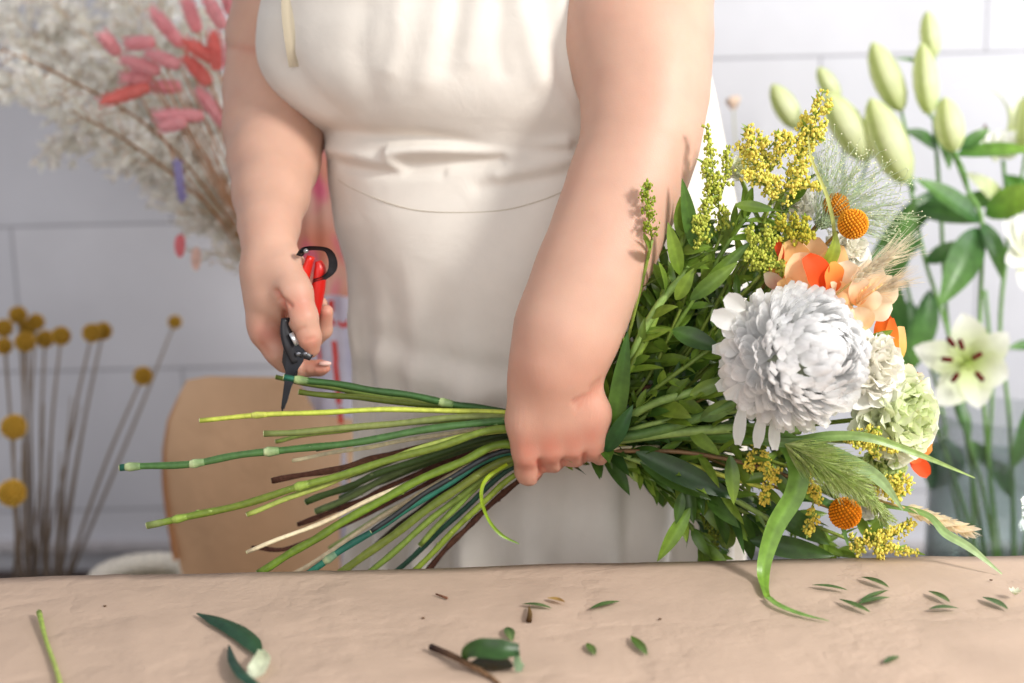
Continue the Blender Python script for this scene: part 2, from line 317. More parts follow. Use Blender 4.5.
# ---- right hand (holds the secateurs), thumb side to the camera
N2 = Vector((.55, 1, .1))
chain([(269, 248, 1.435, 24), (273, 272, 1.420, 28), (276, 295, 1.415, 30)], .014, n=(0, 1, 0), s=.80)
chain([(262, 270, 1.425, 19), (262, 325, 1.418, 15)], .012)
chain([(285, 270, 1.412, 20), (294, 292, 1.392, 18)], .012)                               # thumb base
chain([(294, 292, 1.392, 17.5), (303, 318, 1.381, 14.5), (309, 337, 1.380, 12), (311, 349, 1.384, 9.5)], .007)          # thumb
chain([(264, 322, 1.415, 15.5), (266, 334, 1.412, 14), (277, 352, 1.408, 12), (284, 362, 1.412, 10)], .008)               # index, first bone
chain([(284, 362, 1.412, 10), (300, 369, 1.424, 9), (320, 368, 1.420, 8.2), (325, 367, 1.417, 6.5)], .003)
chain([(270, 318, 1.440, 14), (285, 350, 1.440, 11), (305, 350, 1.446, 9.5), (323, 330, 1.437, 9), (326, 312, 1.428, 7.5)], .005)      # middle
chain([(268, 310, 1.458, 13), (282, 340, 1.460, 10), (302, 338, 1.464, 9), (318, 318, 1.452, 8.5), (320, 304, 1.440, 7.5)], .005)     # ring
chain([(268, 300, 1.473, 12), (280, 325, 1.476, 9), (298, 325, 1.478, 8), (312, 308, 1.466, 7.5), (313, 297, 1.455, 6.5)], .005)      # little
chain([(265, 285, 1.445, 17), (268, 308, 1.452, 14)], .012); 
FK += [P(311, 345, 1.37), P(266, 334, 1.395), P(322, 367, 1.41), P(326, 315, 1.42), P(300, 305, 1.37)]
def surface():
    # body space: refine near the arms and hands, coarse for legs and head
    def axis(lo, hi, bands):
        x = lo; a = [x]
        while x < hi:
            h = .009
            for (s0, s1, hh) in bands:
                if s0 <= x < s1: h = hh
            x += h; a.append(x)
        return np.array(a, dtype=np.float64)
    X = axis(-.42, .36, [(-.36, -.27, .0030), (-.27, -.14, .0018), (-.14, -.04, .005), (-.04, .11, .0018), (.11, .25, .0030)]); Y = axis(1.24, 1.82, [(1.27, 1.5, .0019), (1.5, 1.77, .005)]); Z = axis(-.01, 1.78, [(.93, 1.06, .0017), (1.06, 1.36, .0036), (1.52, 1.67, .004)])
    G = np.full((len(X), len(Y), len(Z)), 1.0, np.float32)
    for (a, ra, b, rb, k, n, s) in PR:
        rr = max(ra, rb) + .02 + k; lo = np.minimum(a, b) - rr; hi = np.maximum(a, b) + rr
        i0, i1 = np.searchsorted(X, lo[0]), np.searchsorted(X, hi[0]); j0, j1 = np.searchsorted(Y, lo[1]), np.searchsorted(Y, hi[1]); k0, k1 = np.searchsorted(Z, lo[2]), np.searchsorted(Z, hi[2])
        x = X[i0:i1, None, None]; y = Y[None, j0:j1, None]; z = Z[None, None, k0:k1]
        ab = b - a; L2 = max(ab @ ab, 1e-12)
        t = np.clip(((x - a[0]) * ab[0] + (y - a[1]) * ab[1] + (z - a[2]) * ab[2]) / L2, 0, 1)
        dx = x - a[0] - t * ab[0]; dy = y - a[1] - t * ab[1]; dz = z - a[2] - t * ab[2]
        q = dx * dx + dy * dy + dz * dz
        if n is not None:
            dn = dx * n[0] + dy * n[1] + dz * n[2]; q = q + dn * dn * (1 / s ** 2 - 1)
        d = np.sqrt(q) - (ra + t * (rb - ra))
        if n is not None: d = d * (s * .5 + .5)
        g = G[i0:i1, j0:j1, k0:k1]; h = np.clip(.5 + .5 * (g - d) / k, 0, 1)
        G[i0:i1, j0:j1, k0:k1] = (g * (1 - h) + d * h - k * h * (1 - h)).astype(np.float32)
    S = G < 0
    c = S[:-1, :-1, :-1].astype(np.int8)
    tot = np.zeros_like(c)
    for dx in (0, 1):
        for dy in (0, 1):
            for dz in (0, 1): tot += S[dx:S.shape[0] - 1 + dx, dy:S.shape[1] - 1 + dy, dz:S.shape[2] - 1 + dz]
    act = (tot > 0) & (tot < 8); I, J, K = np.nonzero(act); idx = np.full(act.shape, -1, np.int32); idx[I, J, K] = np.arange(len(I))
    pos = np.zeros((len(I), 3)); cnt = np.zeros(len(I)); ax = (X, Y, Z)
    for d in range(3):
        o = [a for a in range(3) if a != d]
        for p in (0, 1):
            for q in (0, 1):
                A = [I.copy(), J.copy(), K.copy()]; A[o[0]] += p; A[o[1]] += q; B = [A[0].copy(), A[1].copy(), A[2].copy()]; B[d] += 1
                fa = G[A[0], A[1], A[2]].astype(float); fb = G[B[0], B[1], B[2]].astype(float); cr = (fa < 0) != (fb < 0); tt = np.where(cr, fa / np.where(cr, fa - fb, 1), 0)
                for e in range(3):
                    v0 = ax[e][A[e]]; v1 = ax[e][B[e]]; pos[:, e] += np.where(cr, v0 + (v1 - v0) * tt, 0)
                cnt += cr
    pos /= cnt[:, None]; quads = []
    for d in range(3):
        o = [a for a in range(3) if a != d]; sl0 = [slice(None)] * 3; sl1 = [slice(None)] * 3; sl0[d] = slice(None, -1); sl1[d] = slice(1, None)
        a = S[tuple(sl0)]; b = S[tuple(sl1)]; ch = a != b; E = list(np.nonzero(ch)); flip = a[tuple(E)]
        ok = (E[o[0]] > 0) & (E[o[1]] > 0) & (E[o[0]] < act.shape[o[0]]) & (E[o[1]] < act.shape[o[1]]); E = [e[ok] for e in E]; flip = flip[ok]
        def at(p, q):
            A = [E[0].copy(), E[1].copy(), E[2].copy()]; A[o[0]] -= p; A[o[1]] -= q; return idx[A[0], A[1], A[2]]
        Q = np.stack([at(0, 0), at(1, 0), at(1, 1), at(0, 1)], 1)
        if d == 1: flip = ~flip
        Q[flip] = Q[flip][:, ::-1]; quads.append(Q)
    Q = np.concatenate(quads); Q = Q[(Q >= 0).all(1)][:, ::-1]
    # a little smoothing
    e = np.concatenate([Q[:, [0, 1]], Q[:, [1, 2]], Q[:, [2, 3]], Q[:, [3, 0]]]); deg = np.bincount(e.ravel(), minlength=len(pos)).astype(float)
    for lam in (.5, -.5, .5, -.5, .4):
        acc = np.zeros_like(pos)
        for c_ in range(3): acc[:, c_] = np.bincount(e[:, 0], pos[e[:, 1], c_], len(pos)) + np.bincount(e[:, 1], pos[e[:, 0], c_], len(pos))
        pos = pos + lam * (acc / np.maximum(deg, 1)[:, None] - pos)
    return pos, Q
bpos, bq = surface()
# skin creases and knuckle folds: dented, with their shade put into a redder colour
SKC = [([(276, 291), (281, 300), (284, 310), (286, 320)], 1.33, 1.46, .0042, 2.0), ([(279, 300), (286, 301), (291, 306)], 1.33, 1.46, .0022, 1.6), ([(262, 344), (268, 352)], 1.35, 1.46, .0010, 2),
       ([(600, 386), (588, 396), (574, 402)], 1.28, 1.36, .0018, 2.0), ([(598, 394), (586, 402), (577, 406)], 1.28, 1.36, .0013, 1.6), ([(600, 380), (590, 388)], 1.28, 1.36, .0012, 1.6),
       ([(539, 462), (542, 470), (540, 482)], 1.28, 1.37, .0030, 2.2), ([(563, 462), (564, 474)], 1.28, 1.37, .0024, 2.0), ([(584, 456), (586, 470)], 1.28, 1.37, .0024, 2.0), ([(543, 470), (556, 476), (575, 470), (592, 464)], 1.28, 1.37, .0012, 2.4),
       ([(220, 46), (238, 47), (264, 52)], 1.5, 1.78, .0016, 3.0), ([(306, 340), (314, 338)], 1.34, 1.40, .0008, 1.5), ([(295, 332), (304, 328)], 1.34, 1.40, .0007, 1.6)]
dz_ = bpos[:, 2] - CAMZ; dd_ = bpos[:, 1] * FW.y + dz_ * FW.z; bu = dz_ * UPV.z + bpos[:, 1] * UPV.y; vx, vy = CX + bpos[:, 0] / dd_ * F, CY - bu / dd_ * F
e_ = np.concatenate([bq[:, [0, 1]], bq[:, [1, 2]], bq[:, [2, 3]], bq[:, [3, 0]]]); fn = np.cross(bpos[bq[:, 1]] - bpos[bq[:, 0]], bpos[bq[:, 2]] - bpos[bq[:, 0]]); vn = np.zeros_like(bpos)
for c_ in range(3):
    for q_ in range(4): vn[:, c_] += np.bincount(bq[:, q_], fn[:, c_], len(bpos))
vn /= np.linalg.norm(vn, axis=1, keepdims=True) + 1e-12
if vn[np.argmin(bpos[:, 1]), 1] > 0: vn = -vn
dark = np.zeros(len(bpos))
for pl, ya, yb, dep, wd in SKC:
    best = np.full(len(bpos), 1e9)
    for k in range(len(pl) - 1):
        a = np.array(pl[k], float); ab = np.array(pl[k + 1], float) - a; t_ = np.clip(((vx - a[0]) * ab[0] + (vy - a[1]) * ab[1]) / (ab @ ab), 0, 1); best = np.minimum(best, (vx - a[0] - t_ * ab[0]) ** 2 + (vy - a[1] - t_ * ab[1]) ** 2)
    g_ = np.exp(-best / (2 * wd * wd)) * ((bpos[:, 1] > ya) & (bpos[:, 1] < yb) & (vn[:, 1] < .1)); bpos = bpos - vn * (g_ * dep)[:, None]; dark = np.maximum(dark, g_ * min(1, dep / .0035))
# soft flesh irregularity
nn = np.array([mnoise.noise(Vector(p * 22)) for p in bpos]); bpos = bpos + vn * (nn * .0009)[:, None]
PERSON = thing('person', 'woman in a cream apron dress, bare arms, holding the bouquet and secateurs', 'person', (0, 1.62, 0))
def np_mesh(name, pos, quads, cols, mat_, parent):
    me = bpy.data.meshes.new(name); me.vertices.add(len(pos)); me.vertices.foreach_set('co', pos.astype(np.float32).ravel())
    me.loops.add(quads.size); me.loops.foreach_set('vertex_index', quads.astype(np.int32).ravel()); me.polygons.add(len(quads)); me.polygons.foreach_set('loop_start', np.arange(0, quads.size, 4, dtype=np.int32))
    me.update(calc_edges=True); me.validate(); me.polygons.foreach_set('use_smooth', np.ones(len(me.polygons), bool))
    a = me.color_attributes.new('Col', 'FLOAT_COLOR', 'POINT'); a.data.foreach_set('color', np.concatenate([cols, np.ones((len(cols), 1))], 1).astype(np.float32).ravel())
    me.materials.append(mat_); o = bpy.data.objects.new(name, me); COL.objects.link(o)
    if parent: o.parent = parent; o.matrix_parent_inverse = Matrix.Translation(parent.location).inverted()
    return o
skin = np.array(lin(203, 162, 141)); red = np.array(lin(196, 128, 108)); cols = np.tile(skin, (len(bpos), 1)); wgt = np.zeros(len(bpos))
for q in FK: wgt = np.maximum(wgt, np.exp(-((bpos - np.array(q)) ** 2).sum(1) / (2 * .011 ** 2)))
hand = np.clip((1.0 - bpos[:, 2]) / .08, 0, 1) * (bpos[:, 1] < 1.5) * .30; wgt = np.clip(wgt * .6 + hand + nn * .18 + dark * .9, 0, 1.3)[:, None]
body = np_mesh('body', bpos, bq, cols * (1 - wgt) + red * wgt, M_SKIN, PERSON)
# hair, nails
m = MB(); 
m.blob((-.02, 1.675, 1.665), .098, lin(78, 54, 40), 3, (1, 1.0, 1.02)); m.blob((-.02, 1.775, 1.66), .045, lin(78, 54, 40), 3)
m.build('hair', mat('hair', .5, 0, nscale=120, namt=.3), PERSON)
m = MB(); q = P(325, 363.5, 1.411); m.blob(q, .0060, (1, 1, 1), 2, (1.25, .6, .5)); m.build('fingernail', M_NAIL, PERSON)
# ---- dress
rows = [(-150, 372, 628), (-110, 340, 640), (-70, 305, 650), (-35, 276, 680), (0, 263, 692), (40, 261, 702), (60, 263, 706), (80, 270, 711), (100, 286, 716), (115, 304, 719), (128, 322, 722), (145, 327, 726), (180, 328, 732), (215, 334, 738), (260, 349, 744), (330, 357, 742), (450, 360, 738), (570, 353, 735), (800, 330, 745), (1150, 305, 770), (1330, 300, 780)]
fr = [(-150, .10), (-110, .13), (-70, .15), (-35, .17), (0, .187), (40, .197), (80, .197), (105, .190), (125, .176), (140, .165), (155, .163), (180, .166), (210, .176), (260, .186), (330, .186), (450, .176), (570, .168), (800, .17), (1330, .20)]
def interp(tab, y, c=1):
    ys = [a[0] for a in tab]; return float(np.interp(y, ys, [a[c] for a in tab]))
def smooth_interp(tab, y, c=1, w=9): return sum(interp(tab, y + o, c) for o in (-w, -w / 2, 0, w / 2, w)) / 5
CREASE = [  # polyline px, depth m (+ out toward viewer), width px
    ([(325, 130), (370, 134), (430, 139), (490, 147), (560, 150), (600, 142)], -.0080, 5),
    ([(395, 153), (430, 149), (480, 149), (530, 150), (565, 146)], .0100, 6),
    ([(405, 165), (450, 163), (500, 160)], -.0070, 4.5), ([(330, 150), (365, 156), (400, 166)], .0050, 5), ([(345, 166), (380, 172), (440, 173)], -.0035, 4),
    ([(500, 175), (560, 160), (600, 140)], .0055, 7), ([(480, 188), (560, 176), (600, 160)], -.004, 5),
    ([(440, 0), (432, 40), (425, 80)], .003, 9), ([(480, 0), (474, 30), (470, 60)], .003, 8), ([(365, 10), (360, 50), (372, 100)], -.003, 10), ([(520, 0), (528, 40), (540, 80)], .004, 8), ([(545, 0), (560, 60), (585, 110)], -.005, 8), ([(400, 0), (398, 40), (392, 70)], .0022, 7), ([(500, 5), (498, 40), (502, 70)], -.003, 7), ([(457, 0), (452, 40), (446, 66)], -.003, 7),
    ([(270, 20), (268, 60), (290, 98), (322, 124)], .005, 9), ([(292, 66), (310, 92), (345, 118)], -.004, 8),
    ([(350, 320), (375, 350), (430, 375), (480, 400)], .006, 12), ([(380, 340), (430, 360), (500, 372)], -.005, 10), ([(400, 420), (440, 410), (500, 392)], .003, 10),
    ([(345, 230), (352, 300), (360, 420), (368, 570)], .004, 12), ([(372, 300), (385, 420), (396, 570)], -.002, 11), ([(470, 480), (468, 600)], .0015, 14), ([(520, 480), (523, 600)], -.002, 12), ([(578, 480), (585, 600)], .0022, 14), ([(632, 480), (640, 600)], -.002, 13), ([(422, 440), (425, 600)], -.003, 12)]
CR = []
for pl, dep, wd in CREASE:
    q, _ = catmull([Vector((a, b, 0)) for a, b in pl], [1] * len(pl), 5); CR.append((np.array([(v.x, v.y) for v in q]), dep, wd))
def dispf(px, py):
    d = np.zeros_like(px)
    for q, dep, wd in CR:
        best = np.full(px.shape, 1e9)
        for k in range(len(q) - 1):
            a = q[k]; ab = q[k + 1] - a; L = ab @ ab + 1e-9; t = np.clip(((px - a[0]) * ab[0] + (py - a[1]) * ab[1]) / L, 0, 1)
            e = (px - a[0] - t * ab[0]) ** 2 + (py - a[1] - t * ab[1]) ** 2; best = np.minimum(best, e)
        d += dep * np.exp(-best / (2 * wd * wd))
    return d
pys = np.concatenate([np.arange(-150, 0, 5), np.arange(0, 580, 2.2), np.arange(580, 1331, 20)]); NA = 420
DC = 1.635
XX = np.zeros((len(pys), NA)); YY = XX.copy(); ZZ = XX.copy(); ang = np.concatenate([np.linspace(math.pi, 2 * math.pi, 330, endpoint=False), np.linspace(0, math.pi, 90, endpoint=False)])
for i, py in enumerate(pys):
    w = 9 if py > -30 else 1
    L = P(smooth_interp(rows, py, 1, w), py, DC); Rr = P(smooth_interp(rows, py, 2, w), py, DC); c = (L.x + Rr.x) / 2; a = (Rr.x - L.x) / 2; f = smooth_interp(fr, py, 1, 10); z = P(512, py, DC).z
    ca = np.cos(ang); sa = np.sin(ang); e = 2 / 2.25
    XX[i] = c + a * np.sign(ca) * np.abs(ca) ** e; yy = np.sign(sa) * np.abs(sa) ** e; YY[i] = DC + np.where(yy < 0, yy * f, yy * .165); ZZ[i] = z
def pj(X_, Y_, Z_):
    dz = Z_ - CAMZ; d = Y_ * FW.y + dz * FW.z; u = Y_ * UPV.y + dz * UPV.z; return CX + X_ / d * F, CY - u / d * F
px_, py_ = pj(XX, YY, ZZ); front = np.clip((DC - YY) / .05, 0, 1); D = dispf(px_, py_) * front
nzv = np.array([[mnoise.noise(Vector((XX[i, j] * 9, YY[i, j] * 9, ZZ[i, j] * 7))) for j in range(NA)] for i in range(len(pys))])
hem = np.clip((TZ - ZZ + .3) / .8, 0, 1); D = D + nzv * .0035 + np.sin(ang * 22)[None, :] * .022 * hem
# outward = radial in xy
ox = (XX - XX.mean(1, keepdims=True)); oy = (YY - DC); ol = np.sqrt(ox ** 2 + oy ** 2) + 1e-6
XX += D * ox / ol; YY += D * np.where(front > 0, -1 * front, oy / ol * 1)
pos = np.stack([XX, YY, ZZ], -1).reshape(-1, 3); n_ = NA
ii, jj = np.meshgrid(np.arange(len(pys) - 1), np.arange(n_), indexing='ij'); j2 = (jj + 1) % n_
Q = np.stack([ii * n_ + jj, (ii + 1) * n_ + jj, (ii + 1) * n_ + j2, ii * n_ + j2], -1).reshape(-1, 4)
dress = np_mesh('apron_dress', pos, Q, np.tile(np.array(lin(238, 232, 222)), (len(pos), 1)), M_CLOTH, PERSON)
def on_dress(px, py, off=0.0):
    k = np.argmin((px_ * 1.0 - px) ** 2 + (py_ - py) ** 2 + np.where(front > 0, 0, 1e6)); q = pos[k]; return Vector((q[0], q[1] - off, q[2]))
px_, py_ = pj(XX, YY, ZZ)
m = MB(); sl = [(330, 172), (345, 185), (375, 199), (410, 208), (450, 212.5), (500, 210), (540, 201), (580, 186), (640, 175), (700, 170)]
m.tube([on_dress(a, b, .0002) for a, b in sl], .0006, lin(206, 196, 178), 6, 6); m.build('waist_seam', M_CLOTH, PERSON)
m = MB(); m.strip([on_dress(288, -40, .004), on_dress(288, 10, .004), on_dress(291, 40, .004), on_dress(295, 66, .004)], [.014, .014, .014, .013], (0, -1, 0), lin(196, 184, 160), fold=.05); m.build('bodice_strip', M_CLOTH, PERSON)  # narrow darker beige strip down the left of the bodice
for a, b in (((-.10, 1.53, 1.37), (-.12, 1.585, 1.455)), ((.05, 1.53, 1.37), (.08, 1.57, 1.455))):
    m = MB(); a = Vector(a); b = Vector(b); m.strip([a, (a + b) / 2 + Vector((0, -.02, .01)), b, b + Vector((0, .12, .0)), b + Vector((0, .17, -.10))], [.035] * 5, (0, -1, .6), lin(238, 232, 222), fold=0); m.build('shoulder_strap', M_CLOTH, PERSON)
# ---- secateurs
SEC = thing('secateurs', 'red-handled black secateurs with a strap loop held in her hand', 'secateurs', P(296, 345, 1.40))
def pp(l, Y): return [P(a, b, Y) for a, b in l]
def plate(mb, poly, Y, th, col):           # flat profile cut from plate, poly in px
    n = len(poly); A = [P(a, b, Y) for a, b in poly]; B = [p + Vector((0, th, 0)) for p in A]
    mb.add(A + B, [tuple(range(n))[::-1], tuple(range(n, 2 * n))] + [(i, (i + 1) % n, n + (i + 1) % n, n + i) for i in range(n)], col)
blk = lin(38, 38, 42)
m = MB(); plate(m, [(289, 338), (300, 340), (305, 352), (303, 362), (296, 372), (292, 384), (287, 402), (282, 412), (281, 408), (283, 392), (285, 376), (286, 360)], 1.372, .003, lin(44, 46, 52)); m.build('cutting_blade', mat('blade_coated', .35, 0, metal=.4), SEC, smooth=False)
m = MB(); plate(m, [(284, 345), (292, 346), (298, 365), (297, 375), (290, 390), (284, 410), (285, 390), (287, 376), (282, 362)], 1.377, .004, lin(30, 30, 34)); m.build('hook_blade', M_PLASTIC, SEC, smooth=False)
m = MB(); m.tube(pp([(286, 318), (287, 332), (291, 346), (297, 362)], 1.376), [.006, .0085, .0095, .007], blk, 12, 5, flat=.6); m.tube(pp([(292, 350), (303, 352), (312, 357)], 1.378), [.006, .0085, .005], blk, 12, 5, flat=.6); m.build('body', M_PLASTIC, SEC)
m = MB(); m.tube(pp([(291, 333), (297, 345)], 1.3685), .0030, lin(205, 208, 212), 10, 0, flat=.5); m.build('latch', M_STEEL, SEC)
for a, b in ((298, 354), (305, 354)):
    m = MB(); c = P(a, b, 1.3695); m.blob(c, .0028, lin(120, 122, 128), 2, (1, .5, 1)); m.build('pivot_bolt', M_STEEL, SEC)
m = MB(); m.tube(pp([(297, 340), (300, 310), (304, 280), (311, 256)], 1.405), [.006, .0065, .0065, .005], lin(206, 34, 22), 12, 5, flat=.7, cap=True); m.build('handle', M_PLASTIC, SEC)
m = MB(); m.tube([P(300, 345, 1.415), P(312, 318, 1.415), P(318, 290, 1.415), P(320, 270, 1.415), P(318, 261, 1.415)], [.006, .008, .0085, .0075, .004], lin(196, 28, 20), 12, 5, flat=.7); m.build('handle', M_PLASTIC, SEC)
m = MB(); m.strip([P(299, 256, 1.400), P(305, 250, 1.396), P(316, 249, 1.396), P(327, 251, 1.40), P(332, 260, 1.405), P(331, 270, 1.41), P(323, 277, 1.41), P(313, 280, 1.405)], [.008] * 8, (.0, .5, 1), blk, fold=0)
m.strip([P(299, 256, 1.401), P(305, 248.5, 1.397), P(316, 247.5, 1.397), P(328, 250, 1.401), P(333.5, 260, 1.406), P(332.5, 271, 1.411), P(324, 279, 1.411), P(313, 282, 1.406)], [.008] * 8, (.0, .5, 1), blk, fold=0)
m.build('strap', M_STRAP, SEC)
m = MB(); m.tube([P(300, 252, 1.394), P(307, 250, 1.394)], .003, blk, 8, 0); m.blob(P(306, 251, 1.390), .0028, lin(170, 170, 172), 2); m.build('strap_rivet', M_STEEL, SEC)
# ================================================================== THE BOUQUET: every stem is a thing that runs through her fist
GR = 'stems gathered in the hand-tied bouquet'
G1, G2, G3, G4 = lin(72, 100, 36), lin(118, 142, 52), lin(166, 178, 88), lin(40, 66, 40)
CREAM, BROWN, BLACK, TEAL = lin(222, 208, 172), lin(84, 54, 42), lin(38, 42, 44), lin(38, 106, 84)
def held(name, label, cat, left, lr, lcol, right, fist, rr=None, rcol=None, bark=False, nodes=(), nodecol=None, group=GR, tipcol=None):
    """left: px polyline tip -> hand; right: px polyline hand -> head (px,py,Y); fist: (py, Y) where it crosses x=555"""
    fy, fY = fist; pts = []; rad = []
    nL = len(left)
    for i, (x, y) in enumerate(left):
        k = i / max(1, nL - 1); pts.append(P(x, y, (fY + (fY - 1.385) * 1.3) * (1 - k) + fY * k)); rad.append(lr * (.88 if i else .8) * mpp(pts[-1]))
    pts.append(P(556, fy, fY)); rad.append((lr if not rr else (lr + rr) / 2) * .9 * mpp(pts[-1])); ncut = len(pts)
    if right:
        for (x, y, Y) in right: pts.append(P(x, y, Y)); rad.append((rr or lr * .8) * mpp(pts[-1]))
    else:
        pts.append(P(600, fy - (left[-1][1] - fy) * .1 - 3, fY)); rad.append(lr * .7 * mpp(pts[-1])); pts.append(P(660, fy - 6, fY + .012)); rad.append(lr * .5 * mpp(pts[-1]))
    t = thing(name, label, cat, pts[0] if left else pts[-1], group)
    m = MB(); rc = rcol or lcol; kc = (ncut - 1) / (len(pts) - 1)
    a, b = jc(lcol, .12), jc(lcol, .2)
    def cf(k):
        if k < .03 and tipcol: return tipcol
        if k < kc: return mix(a, b, .5 + .5 * math.sin(k * 23 + lr))
        return mix(b, rc, min(1, (k - kc) * 4))
    # slight irregularity
    P2, R2 = catmull(pts, rad, 7)
    P2 = [p + Vector((0, 0, 1)) * (.0007 * math.sin(i * .7 + fy)) for i, p in enumerate(P2)]
    R2 = [r * (1 + .10 * math.sin(i * 1.3 + fy * 3) * (1.6 if bark else .6)) for i, r in enumerate(R2)]
    m.tube(P2, R2, lcol, 9, 0, colfn=cf, streak=.28)
    if left:
        for _ in range(R.randint(3, 6) * (2 if bark else 1)):
            q = R.randint(3, 7 * (nL - 1)); m.blob(P2[q] + rv() * R2[q] * .75, R2[q] * R.uniform(.35, .6), jc(mix(lcol, lin(180, 190, 130), .25 if not bark else 0), .2), 1, (1.5, .8, .8), jit=.2)
    m.build('stem', M_BARK if bark else M_STEM, t)
    if left:                                     # the pale cut face
        m = MB(); d = (P2[0] - P2[1]).normalized(); m.tube([P2[0], P2[0] + d * .0008], [R2[0] * .93, R2[0] * .9], lin(196, 200, 150) if not bark else lin(180, 150, 110), 10, 0); m.build('cut_end', M_STEM, t)
    if nodes:
        for (nx, ny) in nodes:
            q = min(range(len(P2)), key=lambda i: (proj(P2[i])[0] - nx) ** 2 + (proj(P2[i])[1] - ny) ** 2)
            dq = (P2[q + 1] - P2[q]).normalized(); nc = nodecol or lin(150, 180, 120); m = MB(); m.tube([P2[q] - dq * .006, P2[q] - dq * .0015, P2[q] + dq * .001, P2[q] + dq * .010], [R2[q] * 1.02, R2[q] * 1.35, R2[q] * 1.3, R2[q] * 1.02], nc, 10, 3, col2=mix(nc, lcol, .8), streak=.15); m.build('node', M_STEM, t)
    t['_'] = 0; del t['_']
    return t, P2
def leafy(t, path, n, L, W, c1, c2, i0=.5, spread=.8, name='leaves', droop=.4, wild=.5, up=(0, -.6, .8)):
    """leaves along the head side of a stem"""
    m = MB(); N_ = len(path)
    for k in range(n):
        f = i0 + (1 - i0) * (k + R.random()) / n; i = min(N_ - 2, int(f * (N_ - 1))); p = path[i]; d = (path[i + 1] - path[max(0, i - 1)]).normalized()
        side = rv(); side = (side - d * side.dot(d)).normalized()
        dd = (d * (1 - spread * .5) + side * spread * R.uniform(.5, 1) + rv() * wild * .3).normalized()
        nrm = (Vector(up) + rv() * .5).normalized(); s = R.uniform(.65, 1.15)
        c = mix(c1, c2, R.random()); m.leaf(p, dd, nrm, L * s, W * s * R.uniform(.8, 1.15), jc(c, .18), jc(mix(c, c2, .4), .15), curl=R.uniform(-.2, droop * 2), fold=R.uniform(.1, .4), twist=R.uniform(-.6, .6), nu=7, nv=4)
    return m.build(name, M_LEAF, t)
LG1, LG2, LG3 = lin(74, 108, 38), lin(134, 162, 60), lin(44, 78, 36)
def px_leaf(m, a, b, w, Ya, Yb, c1, c2, curl=.3, nrm=(0, -1, .3), fold=.25, sh=.85, peak=.42, **k):
    p, q = P(a[0], a[1], Ya), P(b[0], b[1], Yb); L = (q - p).length; d = q - p
    ax = d.cross(Vector(nrm)).normalized(); d2 = Quaternion(ax, curl * .5) @ d
    m.leaf(p, d2, Quaternion(ax, curl * .5) @ Vector(nrm), L * (1 + curl * curl / 24), w * mpp(p), c1, c2, curl=curl, fold=fold, nu=12, nv=6, shape=sh, peak=peak, **k)
Y0, Y1_, YW, YO, YG = lin(255, 240, 120), lin(252, 230, 104), lin(252, 236, 130), lin(222, 160, 20), lin(214, 220, 100)
def golden(t, branches, col, dens=1.0, rb=.0018, name='blossom', leafc=(LG1, LG2)):
    """branches: px polylines with Y; blossoms sit on short side twigs"""
    m = MB(); g = MB(); lf = MB()
    for br in branches:
        pts = [P(*b) for b in br]; pp2, _ = catmull(pts, [1] * len(pts), 6); g.tube(pp2, .0009, lin(122, 140, 56), 5, 0)
        n = len(pp2); Ltot = sum((pp2[i + 1] - pp2[i]).length for i in range(n - 1)); cnt = int(Ltot * 1000 * .26 * dens) + 3
        for k in range(cnt):
            f = k / cnt; i = min(n - 2, int(f * (n - 1))); p = pp2[i].lerp(pp2[i + 1], R.random()); d = (pp2[i + 1] - pp2[i]).normalized()
            s = rv(); s = (s - d * s.dot(d)).normalized(); tl = (.0085 * (1 - f) + .003) * R.uniform(.6, 1.2); e = p + (s + d * .7).normalized() * tl
            g.tube([p, e], .0005, lin(140, 156, 66), 4, 0, cap=False)
            for q in range(R.randint(6, 9)):
                c_ = jc(mix(col, YG if R.random() < .12 else col, .6), .14)
                m.blob(p.lerp(e, R.uniform(.5, 1.1)) + rv() * .0036, rb * R.uniform(.5, 1.0), c_, 1, (1, 1, 1.3), jit=.25)
            if R.random() < .22: lf.leaf(p, (s + d * .8), (0, -1, .5), .013, .003, jc(leafc[1]), None, curl=.5, nu=5, nv=2)
    g.build('twigs', M_STEM, t); m.build(name, M_PETAL, t)
    if lf.v: lf.build('small_leaves', M_LEAF, t)

# ---------------------------------------------------------------- the cut stems (left) with what each carries (right)
def foliage(name, label, cat, left, lr, lcol, right, fist, n, L, W, c1, c2, i0=.62, big=(), **k):
    t, pa = held(name, label, cat, left, lr, lcol, right, fist, **k)
    if n: leafy(t, pa, n, L, W, c1, c2, i0=i0)
    if big:
        m = MB()
        for b in big: px_leaf(m, *b)
        m.build('broad_leaves', M_LEAF, t)
    return t, pa
S = 'foliage stem'
foliage('foliage_branch', 'topmost cut stem of the bouquet, dark green with a pale joint near its tip', S, [(284, 377), (340, 385), (400, 394), (460, 405), (505, 412)], 4.0, lin(52, 92, 42), [(610, 430, 1.40), (660, 470, 1.41), (700, 520, 1.41), (712, 556, 1.40)], (418, 1.372), 26, .04, .012, LG3, LG1, nodes=[(302, 380), (440, 402)], nodecol=lin(170, 190, 130), tipcol=TEAL)
foliage('foliage_branch', 'short olive cut stem just under the topmost cut stem', S, [(276, 377), (340, 390), (410, 401), (505, 413)], 3.0, lin(96, 112, 44), [(620, 445, 1.42), (690, 500, 1.44), (730, 540, 1.44)], (424, 1.395), 22, .045, .014, LG3, LG1)
foliage('foliage_branch', 'olive green cut stem beside the blade tip of the secateurs', S, [(299, 392), (360, 398), (430, 405), (505, 414)], 3.6, lin(112, 128, 50), [(615, 440, 1.38), (670, 478, 1.36), (720, 510, 1.35), (742, 540, 1.36)], (424, 1.380), 20, .045, .015, LG3, LG2)
